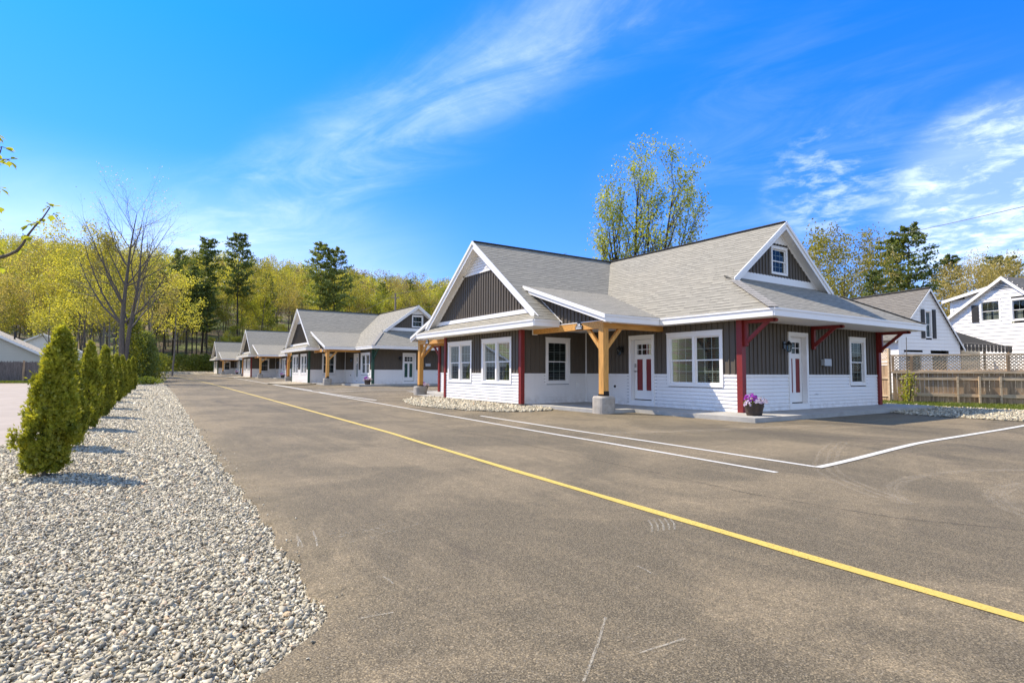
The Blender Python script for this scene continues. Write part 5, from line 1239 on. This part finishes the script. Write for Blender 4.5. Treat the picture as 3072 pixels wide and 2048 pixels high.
# arborvitae row
def arbor(name, seed, h, w_, lean=0):
    rng = np.random.default_rng(seed); root = empty(name, (0, 0, 0), 'x', 'shrub', 'arborvitae in a row in the gravel')
    n = 26000 if seed == 1 else 15000; t = rng.uniform(0, 1, n) ** 1.15
    prof = np.where(t < .25, .50 + .5 * np.sin(t / .25 * 1.5708), np.clip((1 - t) / .75, 0, 1) ** .62) * w_ / 2
    a = rng.uniform(0, 6.28, n); lump = 1 + .13 * np.sin(3 * a + 9 * t + seed) + .12 * np.sin(5 * a - 17 * t) + .12 * np.sin(2 * a + 31 * t) + .10 * np.sin(7 * a + 47 * t) + .13 * rng.normal(size=n); lump = np.clip(lump, .5, 1.22)
    rad = prof * lump * (rng.uniform(0, 1, n) ** .30) * np.where(rng.uniform(0, 1, n) > .93, 1.16, 1.0); x = rad * np.cos(a) + lean * h * t ** 1.5; y = rad * np.sin(a); z = .07 + t * (h - .03)
    C = np.stack([x, y, z], 1); out = np.stack([np.cos(a), np.sin(a), np.zeros(n)], 1)
    m_ = int(n * .78); nc = 330; pick = rng.integers(0, nc, m_); ci = rng.integers(0, n, nc)      # sprays gather in upright clumps near the surface
    cr = (prof * lump)[ci] * rng.uniform(.80, 1.12, nc); CC = np.stack([cr * np.cos(a[ci]) + lean * h * t[ci] ** 1.5, cr * np.sin(a[ci]), z[ci]], 1)
    C[:m_] = CC[pick] + rng.normal(size=(m_, 3)) * np.array([.020, .020, .042]); out[:m_] = out[ci][pick]; C[:, 2] = np.maximum(C[:, 2], .05)
    d = out * .55 + np.array([0, 0, 1.0]) * .8 + rng.normal(size=(n, 3)) * .38; d /= np.linalg.norm(d, axis=1)[:, None]; b = np.cross(d, out + rng.normal(size=(n, 3)) * .5); b /= np.linalg.norm(b, axis=1)[:, None] + 1e-9
    L = (rng.uniform(.025, .062, n))[:, None]; Wd = L * .12
    # fan of three narrow sprays
    Vs = []; 
    for sgn in (-1, 0, 1):
        dd = d + b * sgn * .55; dd /= np.linalg.norm(dd, axis=1)[:, None]; bb = np.cross(dd, np.cross(dd, b)); bb /= np.linalg.norm(bb, axis=1)[:, None] + 1e-9
        Lx = L * (1 if sgn == 0 else .75); Vs.append(np.stack([C, C + dd * Lx * .55 + bb * Wd, C + dd * Lx, C + dd * Lx * .55 - bb * Wd], 1))
    V = np.concatenate(Vs).reshape(-1, 3); np_mesh('foliage', V, np.arange(len(V)).reshape(-1, 4), M['cedar'], root)
    segs = [(np.array([0, 0, -.05]), np.array([lean * h * .3, 0, h * .5]), .03, .02), (np.array([lean * h * .3, 0, h * .5]), np.array([lean * h * .9, 0, h * .95]), .02, .006)]
    for k in range(40): tt = rng.uniform(.08, .9); aa = rng.uniform(0, 6.28); l_ = w_ * .38 * (1 - tt); p = np.array([0, 0, tt * h * .9]); segs.append((p, p + np.array([math.cos(aa) * l_, math.sin(aa) * l_, l_ * .9]), .009, .003))
    V, Q = seg_arr(segs, 5); np_mesh('stem', V, Q, M['bark'], root)
    return root
ARB = [arbor('arborvitae', 1, 1.64, .46, .07), arbor('arborvitae', 2, 1.60, .42, -.03), arbor('arborvitae', 3, 1.64, .40, .0)]
link_kids()
spots = [(-.88, 8.5, 0, 1.0, 0, 'nearest and widest arborvitae, leaning to a yellow tip'), (-.90, 11.3, 1, 1.0, 1.0, 'second arborvitae in the row, counting from the camera'), (-.84, 14.4, 2, 1.03, 2.0, 'third arborvitae in the row, darker, with a dry tan patch'), (-.78, 17.6, 1, 1.06, 3.1, 'fourth arborvitae in the row'), (-.72, 21.0, 2, .92, 4.0, 'fifth arborvitae in the row, slightly shorter'), (-.66, 24.6, 1, 1.02, 5.0, 'sixth arborvitae in the row'), (-.58, 28.2, 2, 1.0, .5, 'seventh arborvitae in the row'), (-.45, 32.0, 1, .95, 1.9, 'eighth arborvitae in the row'), (-.30, 37.0, 2, 1.05, 2.6, 'last arborvitae in the row, next to the bare tree')]
seen = set()
for x, y, k, s, rz, lb in spots:
    o = ARB[k] if k not in seen else copy_tree(ARB[k]); seen.add(k)
    o.location = (x, y, gz(x, y) - .03); o.rotation_euler.z = rz; o.scale = (s, s, s); o['label'] = lb
# shrubs at the end of the gravel strip
def shrub(name, label, x, y, h, w_, n, size, matn, seed, cat='shrub', stem=True):
    rng = np.random.default_rng(seed); root = empty(name, (x, y, gz(x, y)), label, cat); t = rng.uniform(0, 1, n); a = rng.uniform(0, 6.28, n)
    rad = w_ / 2 * np.sin(np.clip(t * .85 + .12, 0, 1) * math.pi) ** .6 * (1 + .2 * np.sin(3 * a + 7 * t)) * rng.uniform(.25, 1.05, n); C = np.stack([rad * np.cos(a), rad * np.sin(a), t * h], 1)
    V, Q = leaf_arr(rng, C, size, 1.5, jitter=size); np_mesh('foliage', V, Q, M[matn], root); segs = []
    for k in range(10): aa = rng.uniform(0, 6.28); segs.append((np.zeros(3), np.array([math.cos(aa) * w_ * .3, math.sin(aa) * w_ * .3, h * rng.uniform(.6, .95)]), .012 + h * .004, .004))
    V, Q = seg_arr(segs, 5); np_mesh('stems', V, Q, M['bark'], root); return root
shrub('evergreen_shrub', 'dark dense evergreen bush at the road edge under the bare tree', .35, 58, 4.2, 2.2, 7000, .11, 'needle', 3)
shrub('leafy_shrub', 'sparse leafy bush leaning over the road edge', 1.2, 59.5, 2.4, 2.0, 1800, .10, 'cedar', 4)
shrub('leafy_shrub', 'tall ivy-like bush behind the last arborvitae', -.6, 56, 5.5, 2.0, 4200, .12, 'cedar', 6)
shrub('grass_clump', 'bright green low clump on the gravel near the road bend', .55, 50.0, .45, 1.8, 1800, .07, 'grass', 7, 'plant')
shrub('leafy_shrub', 'young yellow-green bush growing at the corner of the lattice fence', 24.45, 9.55, 1.15, .55, 420, .06, 'leaf_g', 8)
mb = MB(); mb.path([(24.3, 9.5, .1), (24.32, 9.52, 1.3), (24.28, 9.5, 2.6)], .012, 5); tag(mb.build('sapling_stem', M['bark'], origin=(24.3, 9.5, .1)), 'thin bare sapling stem in front of the lattice fence corner', 'sapling')
for i, (px, d, w_) in enumerate([(560, 97, 5), (490, 98, 4), (640, 99, 4), (450, 92, 4), (600, 104, 5)]):
    x, y = at(px, d); shrub('understory_shrub', ['wide fresh green undergrowth at the road end', 'low green undergrowth left of the pine trunks', 'green undergrowth beside the farthest cottage', 'yellow-green undergrowth by the road bend', 'tall light green undergrowth between the pine trunks'][i], x, max(y, 124), 3.2, w_, 2200, .18, 'leaf_g', 30 + i)
# grass along the right fence
rng = np.random.default_rng(12)
def blades(name, label, XY, hmin, hmax, matn='grass', wd=.006):
    n = len(XY); Z = np.array([gz(x, y) for x, y in XY]) - .01; h = rng.uniform(hmin, hmax, n); a = rng.uniform(0, 6.28, n); l = rng.normal(size=(n, 2)) * .4 * h[:, None]
    b = np.stack([np.cos(a) * wd, np.sin(a) * wd, np.zeros(n)], 1); P = np.stack([XY[:, 0], XY[:, 1], Z], 1); T = P + np.stack([l[:, 0], l[:, 1], h], 1); Md = (P + T) / 2 + np.array([0, 0, .1]) * h[:, None]
    V = np.stack([P - b, P + b, Md + b * .7, T], 1).reshape(-1, 3); return tag(np_mesh(name, V, np.arange(4 * n).reshape(-1, 4), M[matn]), label, 'grass', kind='stuff')
GP = [(21.2, 8.1), (23.5, 10.8), (25.3, 10.9), (27.3, 4.2), (23.3, 2.4), (22.6, 4.5), (22.5, 7.0), (22.6, 8.2)]
XY = rng.uniform((21, 2.3), (27.5, 11), (42000, 2)); blades('grass', 'strip of bright green grass along the foot of the fence', XY[in_poly(GP, XY)], .04, .13)
poly_sheet('grass_strip', GP, .008, mat('grass_soil', (0.10, 0.11, 0.03), .95, .35, 6, .5, 40))
XY = np.stack([rng.uniform(-14, -6.5, 5000), rng.uniform(55.5, 56.6, 5000)], 1); blades('grass', 'thin grass at the foot of the grey stockade fence', XY, .08, .2, wd=.02)
# raised grey kerb bank at the road end
mb = MB(); mb.hexa([(1.5, 113.5, .55), (13.2, 113.5, .6), (13.2, 118, .6), (1.5, 118, .55), (1.5, 115, 1.1), (13.2, 115, 1.15), (13.2, 118, 1.15), (1.5, 118, 1.1)]); tag(mb.build('stone_bank', M['gravel']), kind='structure')

# young maple outside the left edge whose boughs reach into view
K_ = .53
YM = empty('young_maple', (-1.95, 2.95, 0), 'young maple at the left edge, its bough with new leaves reaching over the gravel', 'tree')
O = Vector((-2.6, 4.9, 0)); rg = random.Random(2)
def V3(px, py, d):
    d = d * K_; v = F_ + R_ * ((px - 1536) / 1685.7) - U_ * ((py - 1024) / 1685.7); return Vector((0, 0, 1.2)) + v * d
lim = [[(-1.95, 2.95, 0), (-1.93, 2.95, .7), (-1.9, 2.9, 1.5), (-1.87, 2.9, 2.2)]]
tk = MB()
for a, b, r0, r1 in ((0, 1, .03, .026), (1, 2, .026, .02), (2, 3, .02, .008)): tk.tube(lim[0][a], lim[0][b], r0, r1, 8)
tk.build('trunk', M['bark'], YM)
bo = MB(); lv = MB()
def bough(pts, r0, r1):
    n = len(pts)
    for i in range(n - 1): bo.tube(pts[i], pts[i + 1], r0 + (r1 - r0) * i / (n - 1), r0 + (r1 - r0) * (i + 1) / (n - 1), 6)
def leafc(c, n, s):
    for k in range(n):
        a = rg.uniform(0, 6.28); d = Vector((math.cos(a) * .7, math.sin(a) * .7, rg.uniform(-1.1, .1))).normalized(); sd = d.cross(Vector((rg.uniform(-.3, .3), rg.uniform(-.3, .3), 1))).normalized(); nn = d.cross(sd); L = s * rg.uniform(.7, 1.2)
        b = c + d * L * .25
        bo.tube(c, b, .0008, .0006, 4, False)
        P = [(0, 0), (.22, .18), (.34, .42), (.30, .62), (.12, .72), (.0, 1.0)]
        for sg in (-1, 1):
            pts = [b + d * (y_ * L) + sd * (sg * x_ * L) + nn * (abs(x_) * L * -.35) for x_, y_ in P]; lv.poly(pts if sg > 0 else pts[::-1])
main = [Vector((-2.5, 4.85, 1.55)), V3(-420, 1010, 3.4), V3(-120, 860, 3.1), V3(0, 773, 3.0), V3(40, 765, 3.0), V3(80, 707 + 20, 3.0), V3(98, 675, 3.0), V3(125, 640 - 5, 3.0), V3(150, 617, 3.0)]
main = [Vector((-1.91, 2.9, 1.35)), V3(-420, 880, 3.4), V3(-120, 800, 3.1), V3(0, 772, 3.0), V3(22, 766, 3.0), V3(50, 753, 3.0), V3(68, 733, 3.0), V3(84, 705, 3.0), V3(104, 680, 3.0), V3(130, 652, 3.0), V3(150, 622, 3.0)]
bough(main, .0065, .0016)
for px, py, n in ((150, 618, 3), (160, 640, 4), (140, 608, 3), (104, 668, 4), (88, 672, 3), (120, 655, 2), (68, 700, 3), (84, 708, 2), (104, 712, 2), (60, 745, 2), (0, 745, 3), (2, 800, 3)): leafc(V3(px, py, 3.0), n, .0225)
for pts in ([(-300, 700, 3.3), (-120, 560, 3.1), (-20, 478, 3.0), (26, 478, 3.0)], [(-300, 620, 3.3), (-100, 520, 3.05), (0, 458, 3.0), (6, 440, 3.0)], [(-260, 760, 3.2), (-60, 600, 3.0), (-6, 560, 3.0)], [(-200, 820, 3.2), (-30, 640, 3.0), (-8, 615, 3.0)], [(-240, 600, 3.2), (-60, 440, 3.0), (-14, 400, 3.0)]):
    P = [V3(*q) for q in pts]; bough([Vector((-1.9, 2.9, 1.6))] + P, .0045, .0011); leafc(P[-1], 5, .025); leafc(P[-2], 4, .025)
for k in range(60):
    c = Vector((-1.95 + rg.uniform(-.5, .25), 2.95 + rg.uniform(-.3, .5), rg.uniform(1.2, 2.3)))
    if (c.x) > -.19 * c.y - .75: continue
    bo.tube((-1.89, 2.9, max(1.0, c.z - .3)), c, .003, .001, 4, False); leafc(c, 5, .028)
bo.build('boughs', M['bark'], YM); lv.build('leaves', M['leaf_m'], YM)

K_ = 1.0
# utility poles and cables
def pole(label, x, y, h, zb=.2):
    r = empty('utility_pole', (x, y, zb), label, 'utility pole'); mb = MB(); mb.tube((x, y, zb), (x, y, zb + h), .13, .09, 10); mb.build('pole_shaft', M['polewood'], r)
    mb = MB(); mb.beam((x - .4, y + .2, zb + h - .5), (x + .4, y - .2, zb + h - .5), .08, .08)
    for k in (-.35, .35): mb.tube((x + k, y - k * .5, zb + h - .46), (x + k, y - k * .5, zb + h - .34), .03, .02, 8)
    mb.build('crossarm', M['polewood'], r); return r
x1_, y1_ = at(1184, 62); pole('grey wooden utility pole behind the second cottage roof', x1_, y1_, 9.6, .3)
x2_, y2_ = at(1700, 60); pole('utility pole behind the nearest cottage', x2_, y2_, 9.0, .3)
def cable(label, A, B, sag, r=.02):
    A = Vector(A); B = Vector(B); mb = MB(); P = [A.lerp(B, k / 24) - Vector((0, 0, 4 * sag * (k / 24) * (1 - k / 24))) for k in range(25)]; mb.path([tuple(p) for p in P], r, 4); return tag(mb.build('overhead_cable', M['cable'], origin=tuple(A)), label, 'cable')
pA = V3(1184, 882, 62); cable('cable rising right from the utility pole to behind the nearest gable', pA, V3(1700, 760, 50), .35, .022)
cable('cable running from the top right of the picture down behind the right gable', V3(3300, 566, 24), V3(2380, 765, 48), .15, .016)
cable('drop cable sagging left from the utility pole', pA, V3(1020, 945, 75), .5, .02)
cable('low cable passing right of the second cottage gable', V3(1240, 925, 60), V3(1420, 900, 55), .1, .02)
